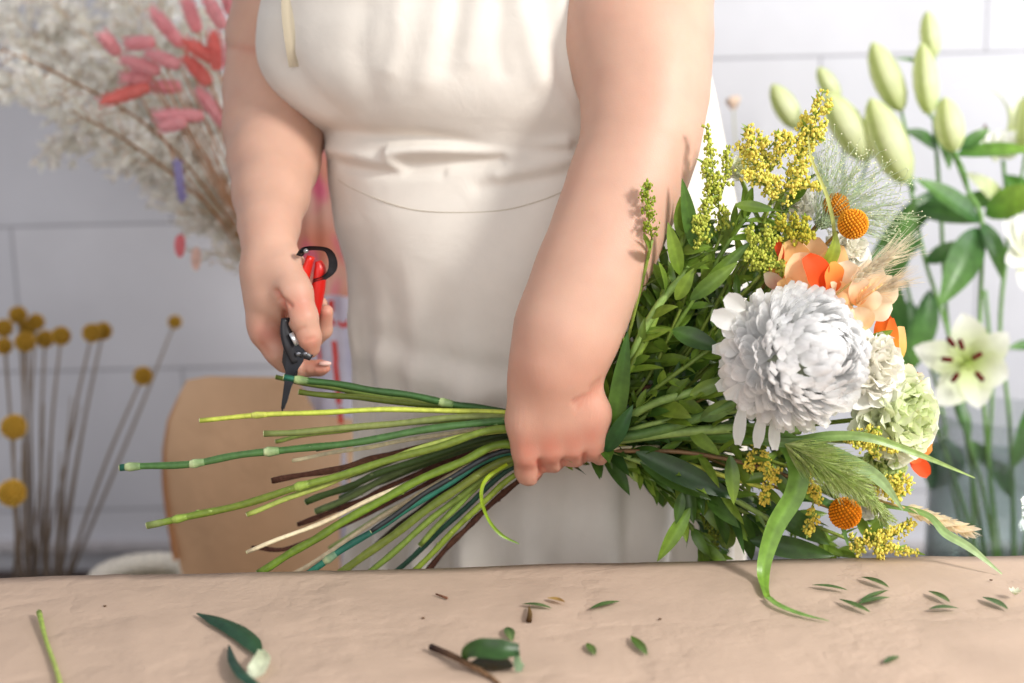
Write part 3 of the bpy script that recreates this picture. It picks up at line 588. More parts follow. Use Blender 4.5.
foliage('foliage_branch', 'long straight yellow-green cut stem reaching left under the blade tip', S, [(200, 420), (300, 413), (400, 410), (505, 413)], 3.1, lin(178, 184, 76), [(620, 445, 1.36), (700, 468, 1.33), (770, 490, 1.33)], (426, 1.366), 12, .04, .012, LG1, LG2, nodes=[(258, 416)], nodecol=lin(190, 196, 96))
foliage('foliage_branch', 'grey-green cut stem with a hollow end, under the long yellow-green one', S, [(264, 434), (340, 429), (430, 420), (505, 417)], 3.9, lin(118, 128, 72), [(630, 452, 1.38), (690, 480, 1.36), (735, 480, 1.35)], (430, 1.360), 14, .05, .015, LG3, LG1)
foliage('foliage_branch', 'slim cut stem slanting close beneath the hollow grey-green stem', S, [(276, 441), (320, 433), (400, 424), (505, 419)], 2.8, lin(124, 142, 66), [(640, 440, 1.40), (720, 455, 1.40)], (432, 1.392), 16, .045, .014, LG3, LG2)
tC, pC = held('chrysanthemum', 'big shaggy white chrysanthemum at the front of the bouquet', 'flower', [(120, 468), (195, 463), (260, 452), (330, 446), (420, 431), (505, 421)], 4.2, lin(78, 118, 62), [(625, 436, 1.34), (700, 418, 1.315), (755, 390, 1.30)], (434, 1.352), rr=5, rcol=lin(96, 128, 60), nodes=[(133, 467), (198, 463), (274, 450)], nodecol=lin(186, 200, 150), tipcol=TEAL)
foliage('foliage_branch', 'thin near-black cut stem above the cream twig', S, [(316, 450), (400, 434), (460, 424), (505, 420)], 2.5, BLACK, [(630, 425, 1.42), (700, 410, 1.43), (760, 420, 1.43)], (436, 1.372), 18, .045, .013, LG3, LG1, rcol=G1)
twg, _ = held('bare_twig', 'straight cream twig across the middle of the cut stems', 'twig', [(293, 460), (350, 450), (410, 440), (505, 426)], 2.4, CREAM, None, (438, 1.368))
held('bare_twig', 'knobbly dark brown twig ending over the kraft paper wrap', 'twig', [(272, 481), (340, 468), (400, 452), (505, 430)], 3.6, BROWN, [(620, 400, 1.39), (655, 385, 1.36), (672, 378, 1.35)], (440, 1.384), bark=True)
foliage('foliage_branch', 'thick green cut stem reaching far left below the pale-jointed stem', S, [(147, 525), (220, 510), (300, 487), (370, 466), (440, 446), (505, 428)], 4.3, lin(124, 150, 54), [(630, 415, 1.35), (690, 395, 1.33), (735, 370, 1.34)], (438, 1.345), 20, .05, .016, LG1, LG2, rcol=lin(110, 140, 56), nodes=[(182, 519), (305, 485)], nodecol=lin(150, 172, 80), tipcol=lin(150, 168, 96))
foliage('foliage_branch', 'light green cut stem crossing just over the knobbly twig', S, [(247, 514), (300, 494), (350, 475), (420, 448), (505, 430)], 3.3, lin(166, 184, 90), [(630, 405, 1.37), (690, 370, 1.36), (720, 330, 1.36)], (444, 1.352), 20, .045, .014, LG1, LG2)
foliage('foliage_branch', 'dark green cut stem with a blunt leafy end near the middle of the stems', S, [(306, 502), (350, 486), (400, 466), (505, 435)], 4.2, lin(66, 88, 38), [(620, 400, 1.42), (680, 350, 1.43), (710, 300, 1.43)], (446, 1.390), 26, .05, .015, LG3, LG1)
foliage('foliage_branch', 'grey-green ridged cut stem behind the thick leafy middle stems', S, [(316, 512), (360, 492), (420, 462), (505, 438)], 4.2, lin(96, 112, 66), [(620, 395, 1.40), (665, 340, 1.40), (690, 280, 1.40)], (448, 1.400), 24, .05, .014, LG3, LG2)
held('bare_twig', 'short dark brown twig peeking between the green stems', 'twig', [(298, 524), (350, 505), (400, 482), (505, 442)], 3.2, BROWN, None, (450, 1.405), bark=True)
held('bare_twig', 'long cream twig slanting down to the lower left', 'twig', [(247, 552), (320, 523), (400, 487), (505, 446)], 2.6, CREAM, None, (452, 1.350))
held('bare_twig', 'dark twig end just below the long slanting cream twig', 'twig', [(252, 548), (300, 545), (400, 497), (505, 448)], 2.8, BROWN, None, (454, 1.410), bark=True)
foliage('foliage_branch', 'thick bright green cut stem slanting down to the paper edge', S, [(258, 573), (300, 548), (340, 524), (400, 490), (460, 462), (505, 444)], 4.8, lin(112, 140, 44), [(615, 390, 1.34), (650, 330, 1.34), (672, 270, 1.35), (684, 236, 1.36)], (450, 1.348), 16, .045, .014, LG1, LG2, rcol=lin(128, 154, 60))
held('bare_twig', 'cream peeled twig behind the thick bright green stem', 'twig', [(268, 588), (330, 552), (400, 505), (505, 450)], 2.6, CREAM, None, (454, 1.400))
foliage('foliage_branch', 'teal cut stem with a split cream edge reaching the table edge', S, [(300, 578), (350, 545), (400, 514), (450, 482), (505, 452)], 4.0, lin(44, 110, 92), [(620, 385, 1.41), (680, 320, 1.42), (740, 270, 1.42)], (456, 1.360), 24, .04, .013, LG3, LG1, rcol=G1, nodes=[(328, 560)], nodecol=lin(190, 200, 150))
foliage('foliage_branch', 'near-black cut stem beside the teal one', S, [(371, 532), (410, 504), (450, 478), (508, 450)], 3.0, BLACK, [(615, 375, 1.39), (660, 300, 1.40), (690, 230, 1.40)], (454, 1.352), 22, .045, .013, LG3, LG1, rcol=G1)
foliage('foliage_branch', 'broad olive cut stem in front of the apron skirt', S, [(322, 585), (370, 552), (420, 515), (470, 480), (512, 458)], 4.8, lin(112, 128, 52), [(615, 380, 1.37), (655, 310, 1.37), (668, 265, 1.37)], (456, 1.362), 16, .05, .015, LG1, LG2)
foliage('foliage_branch', 'light green cut stem third from the right at the table edge', S, [(350, 590), (390, 555), (440, 512), (485, 478), (514, 462)], 3.8, lin(132, 154, 66), [(620, 390, 1.44), (700, 350, 1.45), (760, 320, 1.45)], (458, 1.372), 22, .05, .015, LG3, LG1)
foliage('foliage_branch', 'dark teal cut stem second from the right at the table edge', S, [(372, 592), (420, 550), (465, 508), (515, 466)], 3.2, lin(46, 84, 66), [(620, 410, 1.44), (720, 390, 1.45), (780, 400, 1.45)], (460, 1.385), 22, .05, .015, LG3, LG1)
foliage('foliage_branch', 'smooth green cut stem lying along the dark knotty twig', S, [(395, 590), (440, 545), (480, 505), (520, 472)], 3.5, lin(138, 160, 52), [(615, 400, 1.42), (680, 380, 1.43), (740, 340, 1.43)], (460, 1.366), 22, .045, .014, LG3, LG1)
held('bare_twig', 'rightmost cut twig, dark and knotty, lowest below her fist', 'twig', [(412, 588), (450, 545), (480, 515), (522, 478)], 3.4, BROWN, None, (462, 1.388), bark=True)
held('bare_twig', 'dark twig low between the olive and light green stems', 'twig', [(335, 580), (400, 525), (460, 480), (510, 455)], 3.0, lin(60, 50, 40), None, (450, 1.415), bark=True)
foliage('foliage_branch', 'short green cut stem tucked close to her fist between the teal and black ones', S, [(420, 545), (455, 508), (485, 480), (512, 462)], 3.6, lin(120, 140, 60), [(620, 400, 1.43), (690, 380, 1.44), (750, 350, 1.44)], (452, 1.378), 16, .045, .014, LG3, LG1)
foliage('foliage_branch', 'slim olive stem inside the bundle just left of her thumb', S, [(345, 478), (400, 458), (450, 442), (505, 430)], 3.2, lin(104, 122, 50), [(620, 420, 1.43), (690, 420, 1.44), (750, 430, 1.44)], (442, 1.410), 16, .045, .014, LG3, LG1)
foliage('foliage_branch', 'short dark green stem showing between the two knobbly twigs', S, [(340, 498), (390, 478), (440, 460), (505, 440)], 3.4, lin(70, 92, 44), [(620, 425, 1.44), (690, 440, 1.45), (750, 470, 1.45)], (446, 1.415), 16, .045, .014, LG3, LG1)
foliage('foliage_branch', 'pale green stem deep in the bundle behind the thick bright one', S, [(330, 548), (390, 512), (450, 480), (510, 450)], 3.4, lin(150, 168, 96), [(620, 430, 1.45), (690, 460, 1.45), (750, 500, 1.45)], (450, 1.420), 16, .045, .014, LG3, LG1)
# curled thin leaf under the fist
m = MB(); m.strip([P(507, 464, 1.352), P(487, 478, 1.34), P(481, 495, 1.335), P(487, 517, 1.335), P(500, 534, 1.335), P(519, 544, 1.335)], [.0035, .0045, .004, .0035, .004, .001], (.3, -1, .2), lin(172, 196, 40), lin(120, 160, 40), fold=.4)
tag(m.build('grass_blade', M_LEAF), 'thin curled lime green leaf hanging under her fist', 'leaf')

# ---------------------------------------------------------------- chrysanthemum head
def chrys(t, c, Rr, ax, up):
    ax = ax.normalized(); m = MB(); n = 620; ga = math.pi * (3 - 5 ** .5); u = ax.orthogonal().normalized(); w = ax.cross(u)
    for i in range(n):
        zc = 1 - (i + .5) / n * 1.62; r_ = math.sqrt(max(0, 1 - zc * zc)); a = i * ga
        d = (ax * zc + u * math.cos(a) * r_ + w * math.sin(a) * r_).normalized(); d = (d + rv() * .22).normalized()
        k = (1 - zc) / 1.62; base = c + d * Rr * .42; L = Rr * (.46 + .10 * k) * R.uniform(.85, 1.12); W_ = Rr * (.19 + .07 * k)
        up_ = (ax - d * ax.dot(d)); up_ = up_.normalized() if up_.length > .05 else u
        sh = R.uniform(.90, 1); cc = (sh, sh, sh * .995)
        # incurved: tip bends towards the axis side
        m.leaf(base + d * Rr * .08, (d * (.80 - .1 * k) - up_ * (.42 + .2 * k)).normalized(), up_, L * 1.15, W_, tuple(x * .96 for x in cc), cc, curl=-1.9 + .5 * k, fold=.5, nu=7, nv=4, shape=.55, peak=.62, vein=.02, tip=.45)
    m.build('petals', M_WPETAL, t)
    m = MB()
    for i in range(46):                                  # loose outer petals reflexed down and left
        a = R.uniform(0, 6.283); d = (u * math.cos(a) + w * math.sin(a)); back = -ax * R.uniform(.25, 1.0); lw = 1 if d.dot(Vector((-.8, 0, -.5))) > 0 else .7
        dd = (d + back).normalized(); sh = R.uniform(.88, .97)
        m.leaf(c + dd * Rr * .50 - ax * Rr * .05, (dd + rv() * .2), ax + rv() * .3, Rr * R.uniform(.48, .68) * lw, Rr * .24, (sh * .93, sh * .95, sh * .9), (sh, sh, sh), curl=R.uniform(-.9, .6), fold=.35, nu=8, nv=4, shape=.5, peak=.65, vein=.03, tip=.5)
    m.build('outer_petals', M_WPETAL, t)
    m = MB(); m.blob(c - ax * Rr * .2, Rr * .5, lin(190, 200, 170), 3); m.build('calyx', M_LEAF, t)
chrys(tC, P(797, 357, 1.265), 71 * mpp(P(797, 357, 1.265)), Vector((.45, -.75, .25)), None)
m = MB()                                                # a few long petals hanging lower left as in the picture
for a, b, w_ in [((745, 395), (738, 445), 13), ((765, 405), (757, 448), 12), ((775, 410), (775, 450), 12), ((748, 325), (712, 315), 22), ((742, 345), (720, 350), 20), ((745, 310), (726, 296), 20), ((750, 372), (736, 380), 22), ((755, 380), (744, 408), 22), ((735, 330), (722, 332), 18)]:
    px_leaf(m, a, b, w_, 1.262, 1.255, (.86, .87, .84), (.95, .95, .95), curl=.5, fold=.4, sh=.5, peak=.65, vein=.02, tip=.5, nrm=(-.4, -1, .2))
m.build('drooping_petals', M_WPETAL, tC)

# ---------------------------------------------------------------- globe flowers, orange
def globe(t, c, r, col, cd_, name='flower_head', n=260):
    m = MB(); m.blob(c, r * .9, tuple(x * .6 for x in cd_), 3); ga = math.pi * (3 - 5 ** .5)
    for i in range(n):
        z = 1 - 2 * (i + .5) / n; q = math.sqrt(1 - z * z); d = Vector((q * math.cos(i * ga), q * math.sin(i * ga), z))
        m.blob(c + d * r * .93, r * .085, jc(mix(cd_, col, R.uniform(.4, 1)), .08), 1, (1, 1, 1.0))
    m.build(name, M_FUZZ, t)
OR, ORD = lin(255, 186, 62), lin(232, 142, 30)
def short(name, label, cat, right, fist=(440, 1.40), rr=2, col=G2, group=GR):
    return held(name, label, cat, [], rr, col, right, fist, rr=rr, rcol=col, group=group)
def held2(name, label, cat, right, fist, rr=2, col=G2):
    fy, fY = fist; pts = [P(530, fy, fY), P(580, fy - 2, fY)] + [P(*q) for q in right]; t = thing(name, label, cat, pts[0], GR)
    p2, _ = catmull(pts, [1] * len(pts), 7); m = MB(); m.tube(p2, [rr * mpp(p) for p in p2], col, 8, 0, col2=jc(col, .1)); m.build('stem', M_STEM, t); return t, p2
for lab, px, py, Y, r, path, oc in (('orange globe flower standing out at the upper right of the bouquet', 853, 224, 1.33, 15.5, [(680, 380, 1.38), (780, 290, 1.37), (838, 232, 1.34)], OR),
                                ('paler orange globe flower half hidden by fine grass', 836, 206, 1.37, 13.5, [(670, 370, 1.40), (760, 290, 1.40), (825, 215, 1.38)], lin(240, 180, 80)),
                                ('deep orange globe flower low in the bouquet near the table', 845, 513, 1.31, 16.5, [(680, 450, 1.38), (770, 485, 1.36), (830, 508, 1.33)], lin(250, 160, 40))):
    t, p2 = held2('globe_flower', lab, 'flower', path, (436 + R.uniform(-8, 14), 1.385), 1.6, lin(150, 120, 60)); c = P(px, py, Y); globe(t, c, r * mpp(c), oc, ORD)

# ---------------------------------------------------------------- ruffled round flowers
def ruffle(t, c, r, ax, ci, co, n=70, wv=.20, name='petals', open_=1.45):
    m = MB(); ax = ax.normalized(); u = ax.orthogonal().normalized(); w = ax.cross(u); ga = math.pi * (3 - 5 ** .5)
    for i in range(n):
        k = (i + .5) / n; th = open_ * (k ** .75); a = i * ga; rad = u * math.cos(a) + w * math.sin(a)
        d = (ax * math.cos(th) + rad * math.sin(th)).normalized(); nr = (ax * math.sin(th) - rad * math.cos(th)) 
        m.leaf(c + rad * r * .05 - ax * r * .3 + rv() * r * .10, (d + rv() * .28).normalized(), -nr if False else nr, r * (1.15 + .15 * R.random()), r * (.55 + .35 * k), mix(ci, co, k * .3), mix(ci, co, .35 + .65 * k), curl=R.uniform(-.5, .25), fold=.3, nu=8, nv=8, shape=.5, peak=.72, wave=wv, vein=0, tip=.5, twist=R.uniform(-.5, .5))
    m.build(name, M_PETAL, t)
WH = (.93, .93, .90); IV = lin(250, 246, 226); PG = lin(226, 238, 186); PG2 = lin(196, 216, 130)
for args in (('ruffled_flower', 'large pale green ruffled flower right of the white chrysanthemum', 893, 414, 1.33, 41, (.55, -.8, .1), lin(222, 236, 160), lin(253, 254, 242), 130),
             ('ruffled_flower', 'white frilly flower between the chrysanthemum and the pale green bloom', 868, 368, 1.31, 34, (.5, -.7, .35), IV, WH, 70),
             ('ruffled_flower', 'white frilly flower above the orange-red rose', 845, 252, 1.37, 22, (.4, -.6, .6), IV, WH, 60),
             ('ruffled_flower', 'small white blossom among the goldenrod left of the fine grass', 795, 206, 1.40, 19, (.0, -.7, .6), IV, WH, 50),
             ('ruffled_flower', 'small white blossom tucked under the upper goldenrod plume', 744, 170, 1.40, 15, (-.2, -.6, .6), PG, WH, 40),
             ('ruffled_flower', 'white blossom low at the right above the yellow goldenrod tips', 868, 497, 1.36, 19, (.4, -.8, -.1), IV, WH, 45),
             ('ruffled_flower', 'pale green blossom half behind the grass leaves below the large pale green one', 880, 462, 1.345, 24, (.4, -.8, -.2), PG2, PG, 45)):
    nm, lab, px, py, Y, r, ax, ci, co_, n = args
    t, p2 = held2(nm, lab, 'flower', [(680, 430 + (py - 400) * .2, 1.39), (770, 420 + (py - 400) * .6, 1.385), (px - r * .3, py + (3 if py < 420 else -3), Y + .02)], (440 + R.uniform(-14, 10), 1.39), 2.4, G2)
    c = P(px, py, Y); ruffle(t, c, r * mpp(c), Vector(ax), ci, co_, n)

# ---------------------------------------------------------------- roses / alstroemeria, orange and peach
def petals_px(t, lst, name='petals'):
    m = MB()
    for (a, b, w_, Y1, Y2, c1, c2, cu, nr) in lst: px_leaf(m, a, b, w_, Y1, Y2, c1, c2, curl=cu, nrm=nr, fold=.35, sh=.5, peak=.6, vein=.0, tip=.35, wave=.05)
    m.build(name, M_PETAL, t)
PE, PO, RD, PP, CRM = lin(255, 210, 146), lin(252, 168, 84), lin(226, 84, 34), lin(252, 214, 170), lin(252, 236, 208)
t, p2 = held2('garden_rose', 'orange rose with a red-orange folded petal above the chrysanthemum', 'flower', [(680, 400, 1.39), (750, 330, 1.38), (796, 285, 1.36)], (430, 1.39), 2.5, G2)
petals_px(t, [((800, 292), (772, 262), 26, 1.34, 1.335, PE, PO, -.5, (-.5, -1, .3)), ((805, 292), (788, 240), 34, 1.335, 1.33, PO, PE, -.6, (-.2, -1, .3)), ((812, 294), (812, 236), 36, 1.35, 1.345, PE, PP, -.5, (0, -1, .3)),
              ((820, 294), (838, 244), 34, 1.345, 1.34, PP, PE, -.5, (.3, -1, .3)), ((806, 296), (800, 252), 38, 1.318, 1.312, PE, PP, -.4, (-.1, -1, .3)), ((822, 292), (806, 256), 30, 1.312, 1.305, RD, RD, .5, (.4, -1, .3)), ((828, 296), (832, 262), 26, 1.318, 1.312, RD, PO, .4, (.6, -1, .2)),
              ((795, 294), (780, 280), 22, 1.32, 1.315, PO, PE, -.3, (-.5, -1, 0)), ((790, 296), (766, 272), 18, 1.335, 1.33, lin(200, 60, 50), CRM, -.4, (-.8, -1, 0)), ((826, 298), (850, 268), 30, 1.335, 1.33, PP, PO, -.6, (.5, -1, .3)), ((783, 262), (777, 240), 9, 1.33, 1.33, lin(190, 60, 40), RD, -.3, (-.5, -1, .3))])
t, p2 = held2('alstroemeria', 'peach open flower with wide creamy petals right of the orange rose', 'flower', [(690, 400, 1.39), (780, 350, 1.38), (846, 305, 1.35)], (434, 1.395), 2.2, G2)
petals_px(t, [((850, 306), (826, 284), 28, 1.33, 1.32, PP, PE, .4, (-.5, -1, .3)), ((852, 304), (842, 262), 34, 1.325, 1.32, PE, CRM, .5, (-.2, -1, .4)), ((856, 304), (874, 262), 34, 1.325, 1.32, PP, CRM, .5, (.2, -1, .4)), ((858, 306), (894, 280), 34, 1.325, 1.32, PE, CRM, .5, (.3, -1, .2)),
              ((858, 308), (892, 304), 30, 1.32, 1.31, PP, CRM, .4, (.3, -1, -.2)), ((854, 308), (866, 330), 30, 1.315, 1.305, CRM, PE, .4, (0, -1, -.4)), ((852, 306), (838, 322), 26, 1.315, 1.31, PE, PP, .3, (-.3, -1, -.4)), ((856, 306), (860, 276), 22, 1.312, 1.300, PO, CRM, .5, (0, -1, .4)), ((858, 307), (880, 294), 20, 1.312, 1.300, PE, CRM, .5, (.2, -1, .1))])
m = MB()
for k in range(6): m.tube([P(856, 305, 1.31), P(858 + 3 * k, 296 - 2 * (k % 3), 1.295), P(862 + 4 * k, 290 - (k % 3) * 3, 1.29)], [.0005, .0005, .0012], PE, 5, 3)
m.build('stamens', M_PETAL, t)
t, p2 = held2('garden_rose', 'narrow orange tulip-like bud at the right edge of the bouquet', 'flower', [(700, 410, 1.39), (800, 390, 1.38), (874, 372, 1.36)], (442, 1.385), 2.5, G2)
petals_px(t, [((890, 376), (884, 312), 24, 1.345, 1.34, lin(244, 160, 50), lin(232, 96, 40), -.3, (-.4, -1, 0)), ((893, 376), (900, 326), 20, 1.34, 1.335, lin(250, 200, 70), PE, -.25, (.5, -1, 0)), ((891, 378), (891, 318), 15, 1.333, 1.328, lin(252, 200, 80), lin(236, 110, 50), -.2, (.1, -1, 0)), ((895, 378), (888, 340), 18, 1.35, 1.35, PO, PE, -.2, (.6, -1, 0)), ((889, 380), (897, 350), 14, 1.33, 1.325, lin(250, 210, 90), lin(250, 190, 60), -.2, (.3, -1, 0))])
m = MB(); px_leaf(m, (872, 378), (902, 364), 10, 1.34, 1.33, LG1, LG2); px_leaf(m, (862, 348), (893, 330), 13, 1.32, 1.315, LG1, LG2, curl=-.4); px_leaf(m, (866, 346), (850, 332), 8, 1.32, 1.315, LG1, LG2); m.build('leaves', M_LEAF, t)
t, p2 = held2('alstroemeria', 'small peach flower below the tulip-like bud at the right edge', 'flower', [(700, 415, 1.40), (800, 400, 1.39), (888, 385, 1.37)], (446, 1.39), 2, G2)
petals_px(t, [((898, 384), (890, 366), 15, 1.35, 1.345, PE, CRM, .4, (-.3, -1, .4)), ((900, 384), (910, 364), 15, 1.35, 1.345, PE, CRM, .4, (.2, -1, .4)), ((901, 386), (923, 374), 13, 1.35, 1.345, PO, CRM, .4, (.3, -1, .1)), ((901, 388), (926, 386), 12, 1.35, 1.345, PE, PP, .3, (.3, -1, 0)), ((900, 390), (916, 402), 14, 1.35, 1.345, PE, PO, .3, (.2, -1, -.4)), ((898, 388), (896, 404), 13, 1.345, 1.34, CRM, PE, .3, (0, -1, -.4))])
m = MB()
for k in range(5): m.tube([P(900, 386, 1.345), P(906 + k * 3, 380 - k * 2, 1.335)], .0006, lin(170, 90, 40), 5, 0)
m.build('stamens', M_PETAL, t)
t, p2 = held2('garden_rose', 'orange-red flower mostly hidden behind the pale green bloom', 'flower', [(700, 430, 1.41), (820, 440, 1.41), (905, 442, 1.40)], (450, 1.40), 2.5, G2)
petals_px(t, [((908, 440), (925, 412), 22, 1.38, 1.385, PO, RD, -.4, (.8, -1, .2)), ((910, 445), (932, 446), 22, 1.38, 1.385, RD, PO, -.4, (.9, -1, 0)), ((908, 452), (928, 476), 18, 1.38, 1.38, RD, lin(236, 90, 40), -.4, (.8, -1, -.4)), ((906, 446), (922, 460), 20, 1.37, 1.37, PO, RD, -.3, (.5, -1, -.2))])

# ---------------------------------------------------------------- goldenrod
def gr(label, branches, path, col=Y0, n=12, dens=1, name='goldenrod', L=.035):
    b0 = branches[0][0]; t, p2 = held2(name, label, 'flower', path + [b0], (432 + R.uniform(-10, 20), 1.39 + R.uniform(-.02, .02)), 1.8, lin(128, 146, 60))
    leafy(t, p2, n, L, L * .25, LG1, LG2, i0=.45); golden(t, branches, col, dens)
gr('tall yellow goldenrod plume rising highest in the bouquet', [[(790, 180, 1.36), (800, 150, 1.355), (812, 122, 1.35), (823, 92, 1.35)], [(798, 155, 1.355), (812, 140, 1.35), (826, 122, 1.35)], [(796, 160, 1.36), (803, 128, 1.36), (806, 116, 1.36)], [(806, 135, 1.35), (818, 112, 1.345), (830, 104, 1.345)], [(806, 140, 1.35), (822, 134, 1.345)]], [(660, 380, 1.39), (740, 270, 1.38)], dens=1.2)
gr('dense yellow goldenrod clump left of the tall plume', [[(772, 200, 1.36), (768, 165, 1.355), (758, 132, 1.35)], [(770, 180, 1.36), (750, 160, 1.355), (738, 146, 1.35)], [(770, 172, 1.35), (784, 152, 1.345), (790, 136, 1.34)], [(768, 150, 1.345), (776, 140, 1.34), (784, 134, 1.34)], [(772, 190, 1.35), (757, 180, 1.345), (744, 172, 1.345)], [(768, 165, 1.35), (752, 146, 1.345), (750, 128, 1.345)]], [(660, 390, 1.38), (730, 280, 1.375)], dens=1.7)
gr('goldenrod arching right over the white blossoms', [[(770, 205, 1.35), (790, 188, 1.345), (806, 186, 1.34), (822, 188, 1.34)], [(785, 190, 1.345), (800, 172, 1.34), (808, 160, 1.34)], [(780, 195, 1.34), (772, 182, 1.335), (760, 176, 1.33)]], [(670, 390, 1.38), (740, 280, 1.37)], dens=1.6)
gr('upright pale goldenrod spike nearest her forearm at the top', [[(722, 235, 1.36), (718, 200, 1.355), (712, 165, 1.35), (708, 128, 1.35)], [(719, 205, 1.355), (708, 185, 1.35), (706, 160, 1.35)], [(720, 200, 1.355), (726, 175, 1.35), (726, 150, 1.35)]], [(640, 390, 1.38), (690, 300, 1.37)], col=YG, dens=1.3)
gr('small greenish goldenrod sprig below the upright spike', [[(702, 250, 1.345), (704, 220, 1.34), (708, 198, 1.34)], [(703, 232, 1.34), (698, 218, 1.335)]], [(640, 390, 1.37), (680, 310, 1.36)], col=YG, dens=1.6)
gr('thin green goldenrod tip touching her forearm', [[(652, 240, 1.325), (648, 210, 1.32), (648, 180, 1.32)]], [(610, 400, 1.37), (635, 310, 1.34)], col=lin(160, 176, 60), dens=1.2, n=8)
gr('greenish goldenrod head left of the orange rose', [[(760, 275, 1.34), (758, 250, 1.335), (748, 228, 1.33)], [(760, 262, 1.34), (772, 244, 1.335), (768, 228, 1.33)], [(762, 268, 1.335), (775, 262, 1.33), (786, 272, 1.33)], [(760, 258, 1.335), (748, 252, 1.33)]], [(670, 390, 1.37), (720, 320, 1.36)], col=YG, dens=2.0)
gr('greenish goldenrod head just above the orange rose', [[(790, 246, 1.335), (800, 232, 1.33), (808, 222, 1.33)], [(788, 244, 1.335), (782, 228, 1.33), (780, 216, 1.33)], [(790, 246, 1.335), (794, 228, 1.33), (794, 214, 1.33)], [(796, 236, 1.33), (812, 234, 1.325)]], [(670, 390, 1.39), (740, 310, 1.37)], col=lin(206, 196, 70), dens=1.8)
gr('goldenrod bloom low between dark leaves below the chrysanthemum', [[(748, 440, 1.33), (764, 462, 1.32), (768, 490, 1.318), (762, 502, 1.316)], [(756, 452, 1.325), (748, 470, 1.32)], [(764, 465, 1.32), (778, 478, 1.316)]], [(640, 430, 1.37), (700, 432, 1.35)], col=Y1_, dens=1.4)
gr('goldenrod tip beside the low orange globe flower', [[(800, 470, 1.32), (812, 490, 1.315), (812, 520, 1.315), (808, 532, 1.315)], [(806, 482, 1.315), (818, 496, 1.31)]], [(680, 440, 1.37), (750, 455, 1.35)], col=Y1_, dens=1.4)
gr('bright yellow goldenrod tips lowest at the right of the bouquet', [[(850, 540, 1.33), (872, 542, 1.325), (890, 548, 1.32), (914, 552, 1.32)], [(868, 540, 1.325), (880, 532, 1.32), (892, 534, 1.32)], [(876, 545, 1.32), (884, 556, 1.32)], [(884, 540, 1.325), (900, 532, 1.32), (912, 522, 1.32)], [(850, 540, 1.33), (862, 552, 1.33)]], [(690, 460, 1.39), (780, 510, 1.36)], dens=1.7)
gr('yellow goldenrod tuft right of the white low blossom', [[(870, 480, 1.33), (890, 486, 1.325), (906, 494, 1.325)], [(885, 484, 1.325), (898, 478, 1.32), (910, 484, 1.32)], [(885, 484, 1.325), (898, 500, 1.32)]], [(690, 450, 1.38), (790, 465, 1.36)], dens=1.6)
gr('scattered goldenrod over the lower part of the pale green bloom', [[(840, 440, 1.30), (862, 436, 1.295), (884, 442, 1.29), (896, 452, 1.29)], [(866, 437, 1.295), (874, 428, 1.29)], [(855, 438, 1.295), (868, 448, 1.29)], [(880, 440, 1.29), (876, 456, 1.285)]], [(690, 440, 1.36), (770, 445, 1.33)], dens=1.0)
gr('dark leaved goldenrod at the very bottom behind the table edge', [[(700, 500, 1.39), (712, 530, 1.385), (716, 555, 1.38)], [(706, 515, 1.385), (722, 535, 1.38)]], [(640, 450, 1.40)], col=lin(150, 160, 60), dens=.7, n=14)
# extra foliage sprays filling the collar of the bouquet: (label, tip px, mid px, Y, leaf size, colours)
def spray(label, path, n, L, W, c1, c2, i0=.30, big=(), name='foliage_spray', up=(0, -.6, .8)):
    t, p2 = held2(name, label, 'foliage', path, (440 + R.uniform(-24, 22), 1.395 + R.uniform(-.025, .02)), 2.3, jc(lin(104, 128, 52))); leafy(t, p2, n, L, W, c1, c2, i0=i0, up=up)
    if big:
        m = MB()
        for b in big: px_leaf(m, *b)
        m.build('broad_leaves', M_LEAF, t)
spray('leafy spray climbing along her forearm', [(600, 380, 1.385), (628, 310, 1.37), (642, 250, 1.36)], 34, .042, .014, LG1, LG2, big=[((612, 340), (640, 270), 18, 1.35, 1.33, LG1, LG2, .3), ((622, 350), (606, 300), 15, 1.35, 1.34, LG1, LG2, .3)])
spray('upright spray with a tall narrow leaf beside the goldenrod spike', [(625, 370, 1.38), (665, 290, 1.36), (690, 225, 1.355)], 30, .045, .014, LG1, LG2, big=[((694, 250), (682, 178), 15, 1.345, 1.335, LG1, lin(90, 130, 50), .2), ((680, 275), (668, 222), 15, 1.335, 1.325, lin(120, 150, 50), LG2, .3), ((676, 300), (694, 268), 14, 1.33, 1.32, LG2, LG2, .5)])
spray('broad leaved spray arching up beneath the greenish goldenrod', [(630, 390, 1.385), (680, 320, 1.36), (730, 240, 1.355), (748, 215, 1.355)], 34, .045, .015, LG1, LG2, big=[((690, 300), (738, 262), 16, 1.33, 1.32, LG1, LG2, .4), ((672, 330), (722, 350), 20, 1.325, 1.31, LG1, LG3, .5), ((700, 290), (752, 240), 13, 1.34, 1.33, LG2, LG1, .3), ((735, 205), (775, 210), 12, 1.34, 1.33, LG2, LG1, .4)])
spray('dark spray with long leaves just right of her knuckles', [(610, 440, 1.36), (640, 420, 1.35), (690, 380, 1.34)], 26, .05, .016, LG3, LG1, big=[((612, 442), (628, 330), 19, 1.335, 1.325, lin(96, 132, 46), lin(60, 100, 40), .15), ((606, 452), (633, 405), 17, 1.33, 1.32, lin(44, 84, 40), lin(50, 96, 40), .6), ((700, 420), (742, 398), 17, 1.31, 1.305, LG1, LG2, .4), ((690, 395), (730, 378), 15, 1.315, 1.31, LG2, LG1, .3)])
